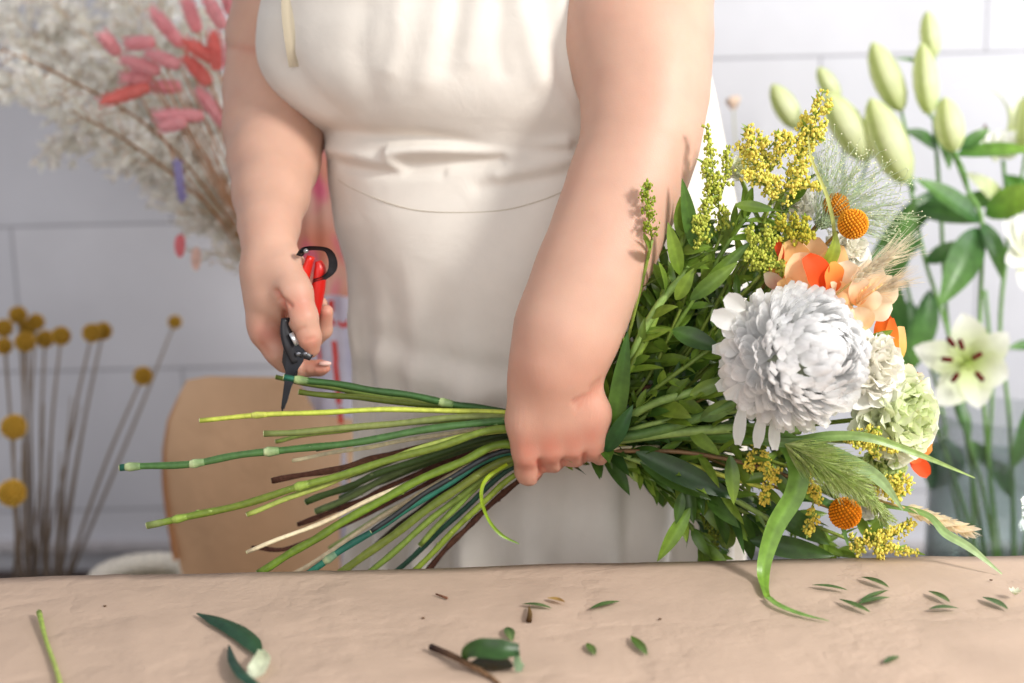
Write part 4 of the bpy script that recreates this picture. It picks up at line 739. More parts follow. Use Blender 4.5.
spray('spray of dark pointed leaves sagging under the bouquet', [(620, 455, 1.365), (670, 475, 1.35), (730, 505, 1.345), (780, 530, 1.345)], 34, .055, .016, LG3, LG1, big=[((636, 452), (740, 500), 24, 1.33, 1.31, lin(50, 84, 34), lin(36, 66, 30), .3), ((640, 462), (712, 500), 18, 1.34, 1.33, lin(80, 116, 50), LG1, .4), ((730, 455), (734, 505), 15, 1.31, 1.30, LG1, LG2, .3), ((760, 500), (830, 545), 24, 1.345, 1.335, LG3, LG1, .4), ((750, 540), (835, 556), 22, 1.34, 1.33, lin(40, 76, 24), LG1, .3)])
spray('lowest leafy spray hanging over the apron at the table edge', [(620, 458, 1.38), (665, 495, 1.365), (700, 540, 1.36), (720, 570, 1.36)], 40, .036, .011, LG1, LG2, i0=.4, big=[((690, 508), (657, 562), 15, 1.335, 1.33, lin(110, 150, 50), LG2, .3), ((682, 492), (676, 524), 11, 1.335, 1.33, LG1, LG1, .3)])
spray('fine leaved spray behind the low goldenrod', [(640, 455, 1.40), (720, 490, 1.39), (800, 530, 1.385), (840, 556, 1.38)], 50, .032, .010, LG1, LG2, i0=.35)
spray('dark spray in the shadow behind the chrysanthemum', [(630, 430, 1.41), (700, 400, 1.41), (770, 380, 1.41), (840, 380, 1.40)], 40, .05, .018, LG3, LG1)
spray('dark upper spray in the heart of the bouquet', [(620, 410, 1.41), (680, 340, 1.41), (750, 290, 1.41), (800, 240, 1.41)], 44, .045, .016, LG3, LG1)
spray('small leaved spray with a brown stem left of the chrysanthemum', [(620, 415, 1.37), (660, 385, 1.335), (715, 345, 1.32), (742, 320, 1.32)], 46, .020, .009, LG1, LG2, i0=.3)
spray('leafy spray pointing right behind the low globe flower', [(640, 450, 1.40), (740, 470, 1.39), (820, 490, 1.38), (870, 520, 1.37)], 44, .035, .011, LG1, LG2, big=[((862, 545), (888, 512), 12, 1.33, 1.32, LG2, LG1, .5)])
spray('leafy spray between the goldenrod and the white blossoms', [(640, 400, 1.40), (720, 300, 1.39), (780, 220, 1.385), (800, 180, 1.38)], 44, .032, .010, LG1, LG2, i0=.35)
spray('leafy spray on the upper left flank of the bouquet', [(615, 400, 1.40), (640, 340, 1.395), (670, 290, 1.39)], 36, .042, .013, LG3, LG2, i0=.2)
spray('spray of mid green leaves under her wrist side of the bouquet', [(615, 450, 1.39), (680, 440, 1.38), (760, 440, 1.37), (810, 460, 1.36)], 40, .042, .014, LG3, LG1)
spray('leafy spray rising behind the thin goldenrod tip', [(610, 420, 1.42), (640, 360, 1.42), (690, 280, 1.42), (715, 240, 1.42)], 40, .045, .014, LG3, LG1)
for lab, pa_, w_ in (('thick pale green stem running straight from her hand under the white chrysanthemum', [(612, 440, 1.352), (680, 432, 1.325), (745, 428, 1.318), (800, 430, 1.33)], 5), ('smooth green stem crossing behind the broad leaves to the chrysanthemum', [(612, 428, 1.355), (650, 405, 1.335), (700, 390, 1.325), (760, 372, 1.33)], 4.4), ('light green stem rising steeply beside her wrist', [(608, 425, 1.36), (628, 365, 1.345), (655, 310, 1.335), (690, 268, 1.34)], 4), ('thin green stem fanning out low toward the table', [(612, 452, 1.36), (660, 468, 1.34), (720, 492, 1.335), (770, 520, 1.34)], 3), ('slender brownish stem between the lower leaves', [(612, 450, 1.355), (680, 452, 1.332), (740, 462, 1.325), (800, 480, 1.33)], 2.2), ('light stem just above the thick pale one', [(612, 434, 1.352), (670, 420, 1.328), (730, 412, 1.322), (780, 400, 1.33)], 2.6)):
    t, p2 = held2('foliage_branch', lab, 'foliage', pa_, (440, 1.375), w_, jc(lin(132, 158, 84) if 'brown' not in lab else lin(120, 90, 60), .1)); leafy(t, p2, 9, .04, .012, LG1, LG2, i0=.55)
# ---------------------------------------------------------------- fine panicum grass, ears, blades
def fountain(label, root, path, dirs, n, L, col, bead, Lr=(.6, 1.1), th=.00028):
    t, p2 = held2('plume_grass', label, 'grass', path + [root], (440, 1.40), 1.3, lin(150, 170, 90)); m = MB(); b = MB(); c = P(*root)
    for i in range(n):
        a0, a1 = dirs; a = R.uniform(a0, a1); el = R.uniform(-.5, .5); ln = L * R.uniform(*Lr); d = Vector((math.cos(a), el * .8, math.sin(a))).normalized(); s = c + rv() * .008 
        e = s + d * ln; mid_ = s.lerp(e, .5) + rv() * ln * .08; e = e + Vector((0, 0, -.1 * ln))
        pts, _ = catmull([s, mid_, e], [1] * 3, 4); m.tube(pts, [th * 1.6] + [th] * (len(pts) - 1), jc(col, .15), 3, 0, cap=False)
        for f in (.55, .75, .9, 1.0):
            q = pts[min(len(pts) - 1, int(f * (len(pts) - 1)))]; e2 = q + (d + rv() * .9).normalized() * R.uniform(.006, .014); m.tube([q, e2], th * .8, jc(col, .15), 3, 0, cap=False); b.blob(e2, .0008 * R.uniform(.7, 1.2), jc(bead, .12), 1)
    m.build('fine_stalks', M_LEAF, t); b.build('seeds', M_LEAF, t); return t
fountain('airy fountain of fine pale green grass at the upper right', (822, 222, 1.37), [(680, 390, 1.39), (770, 290, 1.38)], (-.25, 1.75), 170, .092, lin(206, 222, 184), lin(240, 242, 210))
t, p2 = held2('plume_grass', 'soft light green feathery seed head below the chrysanthemum', 'grass', [(680, 430, 1.37), (750, 438, 1.33), (790, 445, 1.30)], (446, 1.37), 1.6, lin(140, 166, 80))
m = MB(); A = [P(785, 444, 1.285), P(820, 462, 1.270), P(856, 486, 1.268), (P(888, 520, 1.275))]; pa, _ = catmull(A, [1] * 4, 12)
for i in range(1500):
    f = R.random(); p = pa[int(f * (len(pa) - 1))]; d = (pa[min(len(pa) - 1, int(f * (len(pa) - 1)) + 1)] - pa[max(0, int(f * (len(pa) - 1)) - 1)]).normalized(); s = rv(); s = (s - d * s.dot(d)).normalized(); ln = .032 * (.5 + math.sin(math.pi * min(1, f + .25))) * R.uniform(.5, 1)
    e = p + (s * .75 + d).normalized() * ln; m.tube([p, p.lerp(e, .5) + s * .0015, e], [.0005, .0004, .00012], jc(mix(lin(160, 186, 86), lin(222, 232, 166), R.random()), .1), 3, 0, cap=False)
    if R.random() < .5: m.blob(p.lerp(e, R.uniform(.4, .9)), .0009, jc(lin(176, 196, 100), .15), 1)
m.build('seed_head', M_LEAF, t)
def ear(label, a, b, path, W, L_awn, col, n=34, cone=.35):
    t, p2 = held2('wheat_ear', label, 'grass', path + [a], (436, 1.40), 1.2, lin(200, 178, 110)); m = MB(); w = MB(); A, B = P(*a), P(*b); d = (B - A).normalized(); u = d.orthogonal().normalized(); v = d.cross(u)
    for i in range(n):
        f = i / n; q = A.lerp(B, f); ph = i * 2.4; s = u * math.cos(ph) + v * math.sin(ph); dd = (d + s * .35).normalized(); m.leaf(q, dd, s, (B - A).length * .22, W * .6, jc(col, .1), jc(mix(col, (1, 1, 1), .3), .05), curl=-.4, fold=.6, nu=5, nv=4, vein=.1)
        for k in range(3):
            e = q + (d + s * cone * R.uniform(.5, 1.3) + rv() * .15).normalized() * L_awn * R.uniform(.7, 1.1); w.tube([q, q.lerp(e, .5) + s * .001, e], [.0004, .0003, .00012], jc(mix(col, (1, 1, 1), .35), .08), 3, 0, cap=False)
    m.build('kernels', M_DRY, t); w.build('awns', M_DRY, t)
ear('bearded wheat ear with long pale bristles pointing up right', (852, 282, 1.30), (890, 256, 1.29), [(690, 400, 1.38), (790, 330, 1.35)], .010, .044, lin(255, 240, 208))
ear('second bearded wheat ear spreading bristles below the first', (866, 296, 1.31), (893, 284, 1.305), [(690, 405, 1.39), (790, 345, 1.36)], .010, .032, lin(252, 232, 196))
ear('slender straw coloured ear pointing low to the right', (905, 508, 1.32), (968, 531, 1.315), [(700, 450, 1.39), (810, 480, 1.36)], .012, .016, lin(246, 228, 190), n=46, cone=.12)
def blade(label, pts, ws, nrm=(0, -1, .3), c=lin(112, 152, 60), c2=lin(150, 184, 84), fold=.25):
    p = [P(*q) for q in pts]; m = MB(); m.strip(p, [w * mpp(q) for w, q in zip(ws, p)], nrm, c, c2, fold=fold, smooth=8, nv=6)
    tag(m.build('grass_blade', M_LEAF), label, 'leaf', None)
blade('long broad grass blade bending down over the table edge from the chrysanthemum', [(640, 440, 1.36), (720, 436, 1.33), (778, 438, 1.30), (797, 462, 1.285), (795, 492, 1.275), (776, 525, 1.268), (765, 558, 1.260), (763, 580, 1.246), (766, 594, 1.211), (771, 601, 1.195)], [3, 8, 20, 22, 21, 19, 15, 12, 7, 3], c=lin(100, 140, 62), c2=lin(140, 184, 70))
blade('broad pale green blade lying across the feathery seed head', [(700, 440, 1.36), (770, 442, 1.30), (815, 447, 1.28), (850, 462, 1.272), (880, 480, 1.275), (903, 510, 1.28)], [4, 8, 14, 15, 12, 2], c=lin(110, 150, 76), c2=lin(170, 196, 140))
blade('thin blade shooting right across the pale green bloom', [(700, 432, 1.36), (780, 440, 1.30), (830, 436, 1.275), (870, 438, 1.27), (920, 455, 1.272), (975, 478, 1.285)], [4, 6, 10, 9, 6, 1], c=lin(96, 136, 60), c2=lin(170, 196, 120))
blade('grass blade bending out low at the right over the table edge', [(800, 500, 1.36), (880, 505, 1.33), (925, 514, 1.31), (945, 533, 1.295), (970, 548, 1.285), (1002, 574, 1.27)], [3, 5, 6, 9, 8, 1.5], c=lin(110, 160, 50), c2=lin(180, 206, 150))
blade('upright pale stalk in front of the fine grass', [(790, 300, 1.36), (822, 270, 1.345), (834, 240, 1.335), (828, 200, 1.33), (812, 160, 1.33), (808, 135, 1.33)], [3, 4, 4, 4, 3, 1], c=lin(160, 176, 90), c2=lin(196, 196, 120))
blade('rounded lime leaf behind the pale stalk above the orange rose', [(815, 268, 1.34), (826, 266, 1.335), (834, 250, 1.33), (836, 232, 1.33)], [3, 14, 13, 2], c=lin(150, 176, 50), c2=lin(170, 190, 80))
blade('short green blade tucked beside the low globe flower', [(800, 500, 1.345), (822, 500, 1.325), (838, 515, 1.318), (848, 545, 1.315)], [3, 7, 8, 2], c=lin(70, 120, 60), c2=lin(110, 150, 80))
# ================================================================== BEHIND HER: craspedia, dried bouquet, paper, lilies
# ---- left: yellow globe flowers in a dark jar
JY = 2.12; jc0 = P(36, 600, JY); 
t = thing('vase', 'dark vase at the far left holding the dried yellow globe flowers', 'vase', (jc0.x, jc0.y, BZ))
m = MB(); r0 = .085; hj = jc0.z - BZ + .012
m.lathe((jc0.x, jc0.y, BZ), [(0.0, .001), (r0 * .8, .001), (r0 * .95, .01), (r0, hj * .5), (r0 * .9, hj), (r0 * .86, hj), (r0 * .9, hj * .5), (r0 * .8, .012), (0, .012)], lin(46, 42, 44)); m.build('body', M_PLASTIC, t)
m = MB(); m.lathe((jc0.x, jc0.y, BZ + hj), [(r0 * .86, -.003), (r0 * .86, .003), (r0 * .94, .003), (r0 * .94, -.003), (r0 * .86, -.003)], lin(60, 54, 54)); m.build('rim', M_PLASTIC, t)
YB, YD = lin(246, 206, 96), lin(206, 158, 56)
for (x, y, r, Y, bx, lab) in [
    (18, 315, 8.5, 2.20, 30, 'dried yellow globe flower topmost of the left cluster'), (36, 322, 8, 2.22, 38, 'dried yellow globe flower second from the top of the left cluster'), (4, 328, 8.5, 2.16, 22, 'dried yellow globe flower at the left frame edge in the cluster'),
    (27, 329, 8, 2.24, 34, 'dried yellow globe flower in the heart of the left cluster'), (25, 342, 9.5, 2.10, 30, 'dried yellow globe flower lowest of the left cluster'), (4, 346, 8, 2.14, 20, 'dried yellow globe flower just under the one at the frame edge'),
    (45, 339, 8.5, 2.18, 44, 'dried yellow globe flower on the right side of the cluster'), (61, 336, 9, 2.12, 48, 'dried yellow globe flower rightmost of the left cluster'), (92, 333, 9, 2.12, 56, 'dried yellow globe flower in front of a pair right of the cluster'),
    (103, 331, 8.5, 2.17, 60, 'dried yellow globe flower behind its pair right of the cluster'), (175, 322, 6.5, 2.26, 66, 'small dried yellow globe flower farthest to the right on a thin stem'), (143, 376, 9, 2.12, 64, 'dried yellow globe flower leaning right beside the kraft paper wrap'),
    (14, 427, 12, 2.02, 24, 'large dried yellow globe flower below the cluster at the left'), (12, 493, 13, 1.98, 14, 'largest dried yellow globe flower lowest at the left edge')]:
    r *= 1.1; c = P(x, y, Y); b = P(bx, 585, JY + (Y - JY) * .2); bt = Vector((jc0.x + (b.x - jc0.x) * .4, JY + (b.y - JY) * .4, BZ + .02))
    t = thing('dried_globe_flower', lab, 'flower', bt, 'dried yellow globe flowers in the dark vase'); globe(t, c, r * mpp(c), YB, YD, n=150)
    d = (b - c); sd = Vector((R.uniform(-.012, .012), 0, 0)); m = MB()
    m.tube([c, c.lerp(b, .35) + sd, c.lerp(b, .7) + sd * .8, b, bt], [.0019, .0024, .0028, .003, .003], lin(150, 132, 112), 7, 5, col2=lin(92, 78, 70)); m.build('stem', M_STEM, t)
for k in range(9):
    x = 12 + k * 9; c = P(x + R.uniform(-14, 34), R.uniform(395, 470), 2.14); b = P(20 + k * 5, 590, JY); bt = Vector((jc0.x, JY, BZ + .02)) + Vector((R.uniform(-.03, .03), R.uniform(-.03, .03), 0))
    m = MB(); m.tube([c, c.lerp(b, .5) + rv() * .006, b, bt], [.001, .0022, .0026, .0026], lin(150, 134, 116), 6, 5, col2=lin(88, 76, 70)); o = m.build('dried_stalk', M_STEM); tag(o, 'bare grey-brown dried stalk standing in the dark vase at the left', 'stalk', 'bare dried stalks in the dark vase')
# ---- woven basket, only its pale rim shows above the table edge
t = thing('basket', 'pale woven rope basket whose rim shows above the table edge', 'basket', (P(145, 575, 2.06).x, 2.06, BZ))
bc = P(145, 585, 2.06); rr = 46 * mpp(bc); m = MB(); prof = [(rr * .8, 0), (rr * 1.0, (bc.z - BZ) * .5), (rr * .98, bc.z - BZ), (rr * .93, bc.z - BZ), (rr * .93, .01), (0, .01), (0, 0), (rr * .8, 0)]
m.lathe((bc.x, bc.y, BZ), prof, lin(206, 196, 176)); m.build('wall', M_ROPE, t)
m = MB()
for s_ in range(2):
    pts = [];
    for i in range(161):
        a = i / 160 * 2 * math.pi; w_ = a * 22 + s_ * math.pi; pts.append(bc + Vector(((rr + .008 * math.cos(w_)) * math.cos(a), (rr + .008 * math.cos(w_)) * math.sin(a), .012 + .009 * math.sin(w_))))
    m.tube(pts, .010, lin(244, 238, 224), 8, 0)
m.build('braided_rim', M_ROPE, t)
# ---- kraft paper wrap leaning on the wall
t = thing('kraft_paper_wrap', 'tall curved kraft paper wrap standing behind the cut stems', 'paper', P(300, 600, 2.2))
m = MB(); nU, nV = 60, 60; V = []; Cc = []
Lx = [(374, 190), (400, 176), (420, 167), (450, 162), (500, 166), (540, 174), (575, 182), (620, 192), (760, 215)]
for j in range(nV + 1):
    f = j / nV
    for i in range(nU + 1):
        u = i / nU; top = float(np.interp(u, [0, .1, .45, .60, .70, 1], [380, 376, 377, 384, 412, 424])); py = top + f * (690 - top)
        xl = interp(Lx, py); xr = 378 - 6 * f; Yd = 1.99 - .09 * math.sin(math.pi * min(1, u * 1.05)) ** .8 + .012 * math.sin(u * 9 + f * 2) * (1 - u * .5)
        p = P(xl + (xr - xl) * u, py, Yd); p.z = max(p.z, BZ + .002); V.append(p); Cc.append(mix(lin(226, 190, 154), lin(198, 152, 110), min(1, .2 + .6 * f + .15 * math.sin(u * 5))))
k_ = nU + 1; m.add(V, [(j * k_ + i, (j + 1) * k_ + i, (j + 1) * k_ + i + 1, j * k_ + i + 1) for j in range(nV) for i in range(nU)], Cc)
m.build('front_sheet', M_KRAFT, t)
m = MB(); m.strip([P(190, 382, 1.992), P(171, 420, 1.996), P(165, 480, 1.996), P(176, 560, 1.995)], [.012, .02, .022, .02], (1, -.5, 0), lin(212, 168, 126), fold=.3); m.build('folded_edge', M_KRAFT, t)
# ---- wrapped dried bouquet standing behind her arm
def sheet(name, label, cat, poly_l, poly_r, y0, y1, Y, colfn, mt, bulge=.04, parent=None, nU=40, nV=50):
    m = MB(); V = []; Cc = []
    for j in range(nV + 1):
        f = j / nV; py = y0 + (y1 - y0) * f; xl, xr = interp(poly_l, py), interp(poly_r, py)
        for i in range(nU + 1):
            u = i / nU; p = P(xl + (xr - xl) * u, py + 3 * math.sin(u * 7) * (1 - f), Y - bulge * math.sin(math.pi * u) + .004 * math.sin(u * 21 + f * 5)); p.z = max(p.z, BZ + .003); V.append(p); Cc.append(colfn(u, f))
    k = nU + 1; m.add(V, [(j * k + i, (j + 1) * k + i, (j + 1) * k + i + 1, j * k + i + 1) for j in range(nV) for i in range(nU)], Cc)
    o = m.build(name, mt, parent); 
    if label: tag(o, label, cat)
    return o
def wcol(u, f):
    a = mnoise.noise(Vector((u * 3, f * 4, 1))); b = mnoise.noise(Vector((u * 4, f * 5, 8)))
    c = mix(lin(222, 140, 112), lin(226, 178, 158), min(1, max(0, .5 + a))); return mix(c, lin(232, 110, 140), min(1, max(0, b * 1.6)))
sheet('wrapping_paper', 'pink and peach watercolour wrapping paper behind her forearm', 'paper', [(100, 262), (170, 276), (320, 290)], [(100, 322), (170, 336), (240, 346), (320, 352)], 140, 312, 2.02, wcol, M_PAPERPRINT)
t = thing('printed_paper_wrap', 'white lilac paper wrap with red printed marks below the pink paper', 'paper', P(335, 600, 2.0))
sheet('sheet', None, None, [(298, 284), (420, 292), (700, 300)], [(298, 358), (420, 360), (700, 372)], 298, 760, 1.99, lambda u, f: mix(lin(222, 220, 232), lin(196, 192, 210), min(1, max(0, .5 + 1.3 * mnoise.noise(Vector((u * 5, f * 8, 3)))))), M_PAPERPRINT, parent=t)
RDp = lin(228, 62, 48)
for pl, w_ in ([(334, 341), (336, 362)], 5), ([(335, 362), (337, 380), (339, 404)], 5), ([(331, 300), (331, 312)], 5.5), ([(330, 318), (333, 326)], 5), ([(338, 322), (344, 326), (349, 320)], 4), ([(340, 408), (341, 424)], 4.5), ([(318, 345), (320, 360)], 3):
    m = MB(); pts = [P(a, b, 1.937) for a, b in pl]; pts = [pts[0].lerp(pts[-1], q / 4) if len(pl) == 2 else None for q in range(5)] if len(pl) == 2 else pts
    m.strip(pts, [w_ * mpp(pts[0])] * len(pts), (0, -1, 0), RDp, fold=0); m.build('printed_mark', M_PAPERPRINT, t)
# dried sprays: bleached ruscus and grasses fanning up and left
root0 = P(302, 330, 2.06); CR1, CR2 = lin(255, 252, 244), lin(236, 220, 198)
def dried(label, path, n_side, twL, leafL, leafW, col, col2, dense=9, name='dried_spray', i0=.25):
    pts = [root0 + rv() * .012] + [P(*q) for q in path]; t = thing(name, label, 'dried flowers', pts[0], 'dried bouquet behind her arm'); p2, r2 = catmull(pts, [.0022] * (len(pts) - 1) + [.0008], 10)
    m = MB(); lf = MB(); m.tube(p2, r2, col2, 6, 0); N_ = len(p2)
    for k in range(n_side):
        f = i0 + (1 - i0) * (k + R.random()) / n_side; i = min(N_ - 2, int(f * (N_ - 1))); p = p2[i]; d = (p2[i + 1] - p2[i]).normalized(); s = rv(); s.y *= .5; s = (s - d * s.dot(d)).normalized()
        e = p + (d * .8 + s).normalized() * twL * R.uniform(.5, 1.2) * (1.15 - .5 * f); md = p.lerp(e, .5) + rv() * twL * .1; tw, _ = catmull([p, md, e], [1] * 3, 4); m.tube(tw, [.0008] * len(tw), jc(col2, .1), 4, 0, cap=False)
        for q in range(dense):
            g = R.random(); pp_ = tw[int(g * (len(tw) - 1))]; dd = ((e - p).normalized() + rv() * 1.0).normalized(); lf.leaf(pp_ + rv() * .003, dd, rv(), leafL * R.uniform(.6, 1.2), leafW * R.uniform(.6, 1.2), jc(col, .08), jc(mix(col, (1, 1, 1), .25), .05), curl=R.uniform(-.8, .8), nu=4, nv=2, vein=0)
    m.build('branch', M_DRY, t); lf.build('leaves', M_DRY, t)
where = ['broad and dense across the very top left', 'thick and pale behind the leftmost pink tails', 'dense along the top edge left of centre', 'arching to the far left edge of the frame', 'reaching up to the top left corner', 'along the left side under the pink tails', 'drooping lowest at the left', 'behind the pink tails', 'at the top beside the pink tails', 'between the wall and the pink tails', 'close beside her upper arm', 'spreading at the top edge left of centre', 'filling the lower fringe of the dried bouquet', 'thin and half transparent near her elbow', 'near the top left grey gap', 'rising to the top edge above the pink tails']
paths = [[(215, 195, 2.2), (110, 70, 2.28), (40, -20, 2.3)], [(215, 205, 2.16), (130, 110, 2.22), (60, 60, 2.24), (-20, 20, 2.24)], [(222, 185, 2.2), (150, 60, 2.26), (90, -20, 2.28)], [(215, 210, 2.1), (120, 130, 2.14), (40, 85, 2.16), (-30, 60, 2.16)], [(215, 190, 2.1), (130, 80, 2.16), (60, 10, 2.2), (10, -40, 2.2)], [(215, 215, 2.08), (140, 150, 2.08), (70, 110, 2.1), (20, 85, 2.1)], [(220, 230, 2.1), (160, 165, 2.12), (100, 135, 2.12), (50, 140, 2.12)],
         [(225, 190, 2.14), (180, 90, 2.2), (130, 40, 2.24)], [(225, 180, 2.14), (190, 70, 2.2), (150, -20, 2.24)], [(220, 200, 2.16), (160, 110, 2.24), (90, 60, 2.28), (40, 30, 2.28)], [(232, 180, 2.12), (215, 80, 2.16), (205, 10, 2.18)],
         [(222, 180, 2.12), (160, 50, 2.16), (110, -30, 2.18)], [(225, 235, 2.08), (190, 180, 2.08), (150, 160, 2.08), (112, 150, 2.08)], [(236, 250, 2.06), (216, 215, 2.06), (200, 180, 2.06)], [(215, 195, 2.18), (110, 90, 2.24), (30, 30, 2.28), (-30, 0, 2.3)], [(224, 185, 2.16), (175, 60, 2.24), (170, -20, 2.26)]]
for w_, pa_ in zip(where, paths): dried('bleached cream dried spray ' + w_, pa_, 46, .080, .021, .011, CR1, CR2, dense=12)
dried('tan dried twig crossing the cream sprays near the pink tails', [(222, 210, 2.0), (150, 128, 2.0), (60, 75, 2.0), (0, 48, 2.0)], 14, .06, .010, .004, CR2, lin(190, 150, 104), dense=3)
dried('tan dried twig curving under the lowest pink tails', [(222, 220, 2.0), (140, 150, 2.0), (70, 110, 2.0)], 12, .05, .010, .004, CR2, lin(190, 150, 104), dense=3)
# pale loose grass strands near the wrap
for k in range(12):
    a = P(R.uniform(195, 232), R.uniform(150, 215), 2.03); b = root0 + rv() * .012; m = MB(); m.tube([a, a.lerp(b, .4) + rv() * .012, a.lerp(b, .75) + rv() * .006, b], [.0025, .002, .0018, .0015], jc(lin(232, 222, 206), .06), 6, 5)
    tag(m.build('dried_grass_strand', M_DRY), 'pale cream dried grass strand running down beside her forearm', 'dried grass', 'pale dried strands beside her forearm')
# pink bunny tails: ends (tip, base) in the picture
BT = [((150, 8), (182, 46)), ((184, -6), (198, 32)), ((203, -8), (224, 28)), ((226, -10), (232, 14)), ((101, 33), (118, 54)), ((124, 44), (155, 42)), ((120, 58), (160, 72)), ((145, 52), (180, 66)), ((120, 78), (152, 77)), ((99, 103), (150, 86)), ((150, 87), (181, 87)), ((184, 56), (210, 84)), ((213, 30), (217, 70)), ((182, 40), (215, 60)),
      ((152, 115), (204, 116)), ((158, 127), (186, 122)), ((196, 88), (224, 122)), ((228, 40), (232, 80)), ((206, 100), (230, 130))]
plc = ['topmost left of the pink group', 'pointing straight up at the top edge', 'slanting up at the top edge right of the upright one', 'half behind her arm at the top edge', 'leftmost of the upper row, tilted up', 'short, lying level above the middle', 'long, in the middle left of the group', 'rosy, above the middle of the group', 'level, on the left under the long one', 'reaching farthest left, darker with its tip low', 'small bright pink, level in the middle', 'deep coral, slanting down right in the middle', 'deep coral, upright near her arm', 'soft pink, behind the coral ones', 'long level one low in the group', 'lowest short one of the group', 'slanting down beside her arm, low', 'upright against her arm', 'lowest beside her arm, half hidden']
for (a, b), s_ in zip(BT, plc):
    Y = 1.93 + R.uniform(-.02, .05); A, B = P(*a, Y), P(*b, Y + .02); deep = 'coral' in s_ or 'darker' in s_; c1 = lin(252, 146, 138) if deep else jc(lin(255, 190, 196), .04); d = (B - A)
    t = thing('bunny_tail', 'pink bunny tail grass head, ' + s_, 'dried flower', B, 'pink bunny tail grass in the dried bouquet'); m = MB(); rw = 7.0 * mpp(A)
    m.tube([A, A.lerp(B, .12), A.lerp(B, .4), A.lerp(B, .75), A.lerp(B, .95), B], [rw * .15, rw * .55, rw * .9, rw, rw * .8, rw * .3], c1, 12, 4, col2=mix(c1, lin(250, 150, 140), .4))
    for i in range(260):
        f = R.random(); p = A.lerp(B, f); s = rv(); s = (s - d.normalized() * s.dot(d.normalized())).normalized(); r_ = rw * (.4 + .55 * math.sin(math.pi * min(.95, f * .7 + .2))); q = p + s * r_; m.tube([q, q + (s * .5 - d.normalized()).normalized() * .006], [.0005, .0001], jc(c1, .12), 3, 0, cap=False)
    m.build('seed_head', M_FUZZ, t); m = MB(); m.tube([B, B.lerp(root0, .4) + rv() * .02, root0 + rv() * .012], [.0012, .0012, .0012], lin(214, 170, 130), 5, 6); m.build('stem', M_DRY, t)
# violet statice spike, and two loose petals caught on a thread
t = thing('violet_spike', 'single violet dried flower spike hanging left of her forearm', 'dried flower', P(182, 200, 2.04)); m = MB(); A, B = P(177, 160, 1.93), P(182, 200, 1.93)
m.tube([A, A.lerp(B, .2), A.lerp(B, .8), B], [.002, .0065, .0055, .0015], lin(166, 158, 204), 10, 4)
for i in range(90): f = R.random(); m.blob(A.lerp(B, f) + rv() * .006, .0022, jc(lin(166, 156, 206), .12), 1)
m.build('florets', M_FUZZ, t); m = MB(); m.tube([B, P(215, 225, 2.05), root0], [.001, .001, .001], lin(200, 180, 150), 5, 6); m.build('stem', M_DRY, t)
for (x, y, c, lab, w_) in ((180, 246, lin(238, 132, 138), 'coral pink dried petal hanging before the wall left of her wrist', 11), (196, 259, lin(244, 206, 190), 'pale peach dried petal just right of the coral pink one', 10)):
    t = thing('dried_petal', lab, 'petal', P(x, y, 1.95)); m = MB(); px_leaf(m, (x + 1, y - 12), (x, y + 12), w_, 1.95, 1.95, c, c, curl=.4, sh=.5, vein=0); m.build('petal', M_DRY, t)
    m = MB(); m.tube([P(x + 1, y - 11, 1.95), P(x + 22, y - 30, 1.98), P(240, 240, 2.06), root0], [.0003] * 4, lin(226, 222, 220), 4, 6); m.build('thread', M_DRY, t)
t = thing('pampas_tuft', 'tiny cream dried blossom on the wall side right of her shoulder', 'dried flower', P(733, 102, 2.2)); m = MB(); c = P(733, 102, 2.2)
for i in range(60): m.blob(c + rv() * .010 * R.uniform(.3, 1), .005, jc(lin(248, 226, 206), .06), 1)
m.build('blossom', M_PETAL, t); m = MB(); m.tube([c, P(738, 200, 2.2), P(745, 420, 2.2), Vector((P(745, 500, 2.2).x, 2.2, BZ))], .0012, lin(190, 190, 150), 6, 6); m.build('stem', M_STEM, t)
# ---- lilies in a glass vase, right
VY = 2.0; vc = P(1000, 470, VY); vr = 68 * mpp(vc); ztop = P(1000, 412, VY).z; zw = P(1000, 462, VY).z
t = thing('glass_vase', 'clear glass cylinder vase of lilies at the right edge', 'vase', (vc.x, VY, BZ))
m = MB(); m.lathe((vc.x, VY, BZ), [(0, 0), (vr * .96, 0), (vr, .008), (vr, ztop - BZ), (vr - .003, ztop - BZ), (vr - .003, .014), (0, .014)], (1, 1, 1), 64); m.build('glass_body', M_GLASS, t)
m = MB(); m.lathe((vc.x, VY, BZ), [(0, .0145), (vr - .0035, .0145), (vr - .0035, zw - BZ), (0, zw - BZ)], (1, 1, 1), 64); m.build('water', M_WATER, t)
LS, LSD = lin(110, 156, 76), lin(70, 116, 50); BU, BUT = lin(206, 220, 130), lin(240, 244, 206); LL1, LL2 = lin(58, 104, 50), lin(110, 154, 76)
def lbud(m, tip, base, hw, Y, c1=BU, c2=BUT):
    A, B = P(*base, Y), P(*tip, Y); r = hw * mpp(A); d = (B - A); L = d.length; d.normalize(); u = d.orthogonal().normalized(); w = d.cross(u); V = []; Cc = []; n = 24; K = 20
    for i in range(K + 1):
        f = i / K; rr_ = r * float(np.interp(f, [0, .06, .2, .4, .6, .8, .92, 1], [.25, .55, .86, 1.0, .97, .72, .42, .08])); rr_ = max(rr_, r * .08) if f < 1 else r * .03
        for j in range(n):
            a = 2 * math.pi * j / n; g = 1 - .17 * (abs(math.cos(1.5 * a)) < .22); V.append(A + d * (f * L) + (u * math.cos(a) + w * math.sin(a)) * rr_ * g); Cc.append(mix(mix(c1, c2, .3 + .7 * abs(math.cos(1.5 * a))), c1, abs(f - .5) * 1.1) if g == 1 else mix(c1, LSD, .25))
    m.add(V, [(i * n + j, i * n + (j + 1) % n, (i + 1) * n + (j + 1) % n, (i + 1) * n + j) for i in range(K) for j in range(n)], Cc)
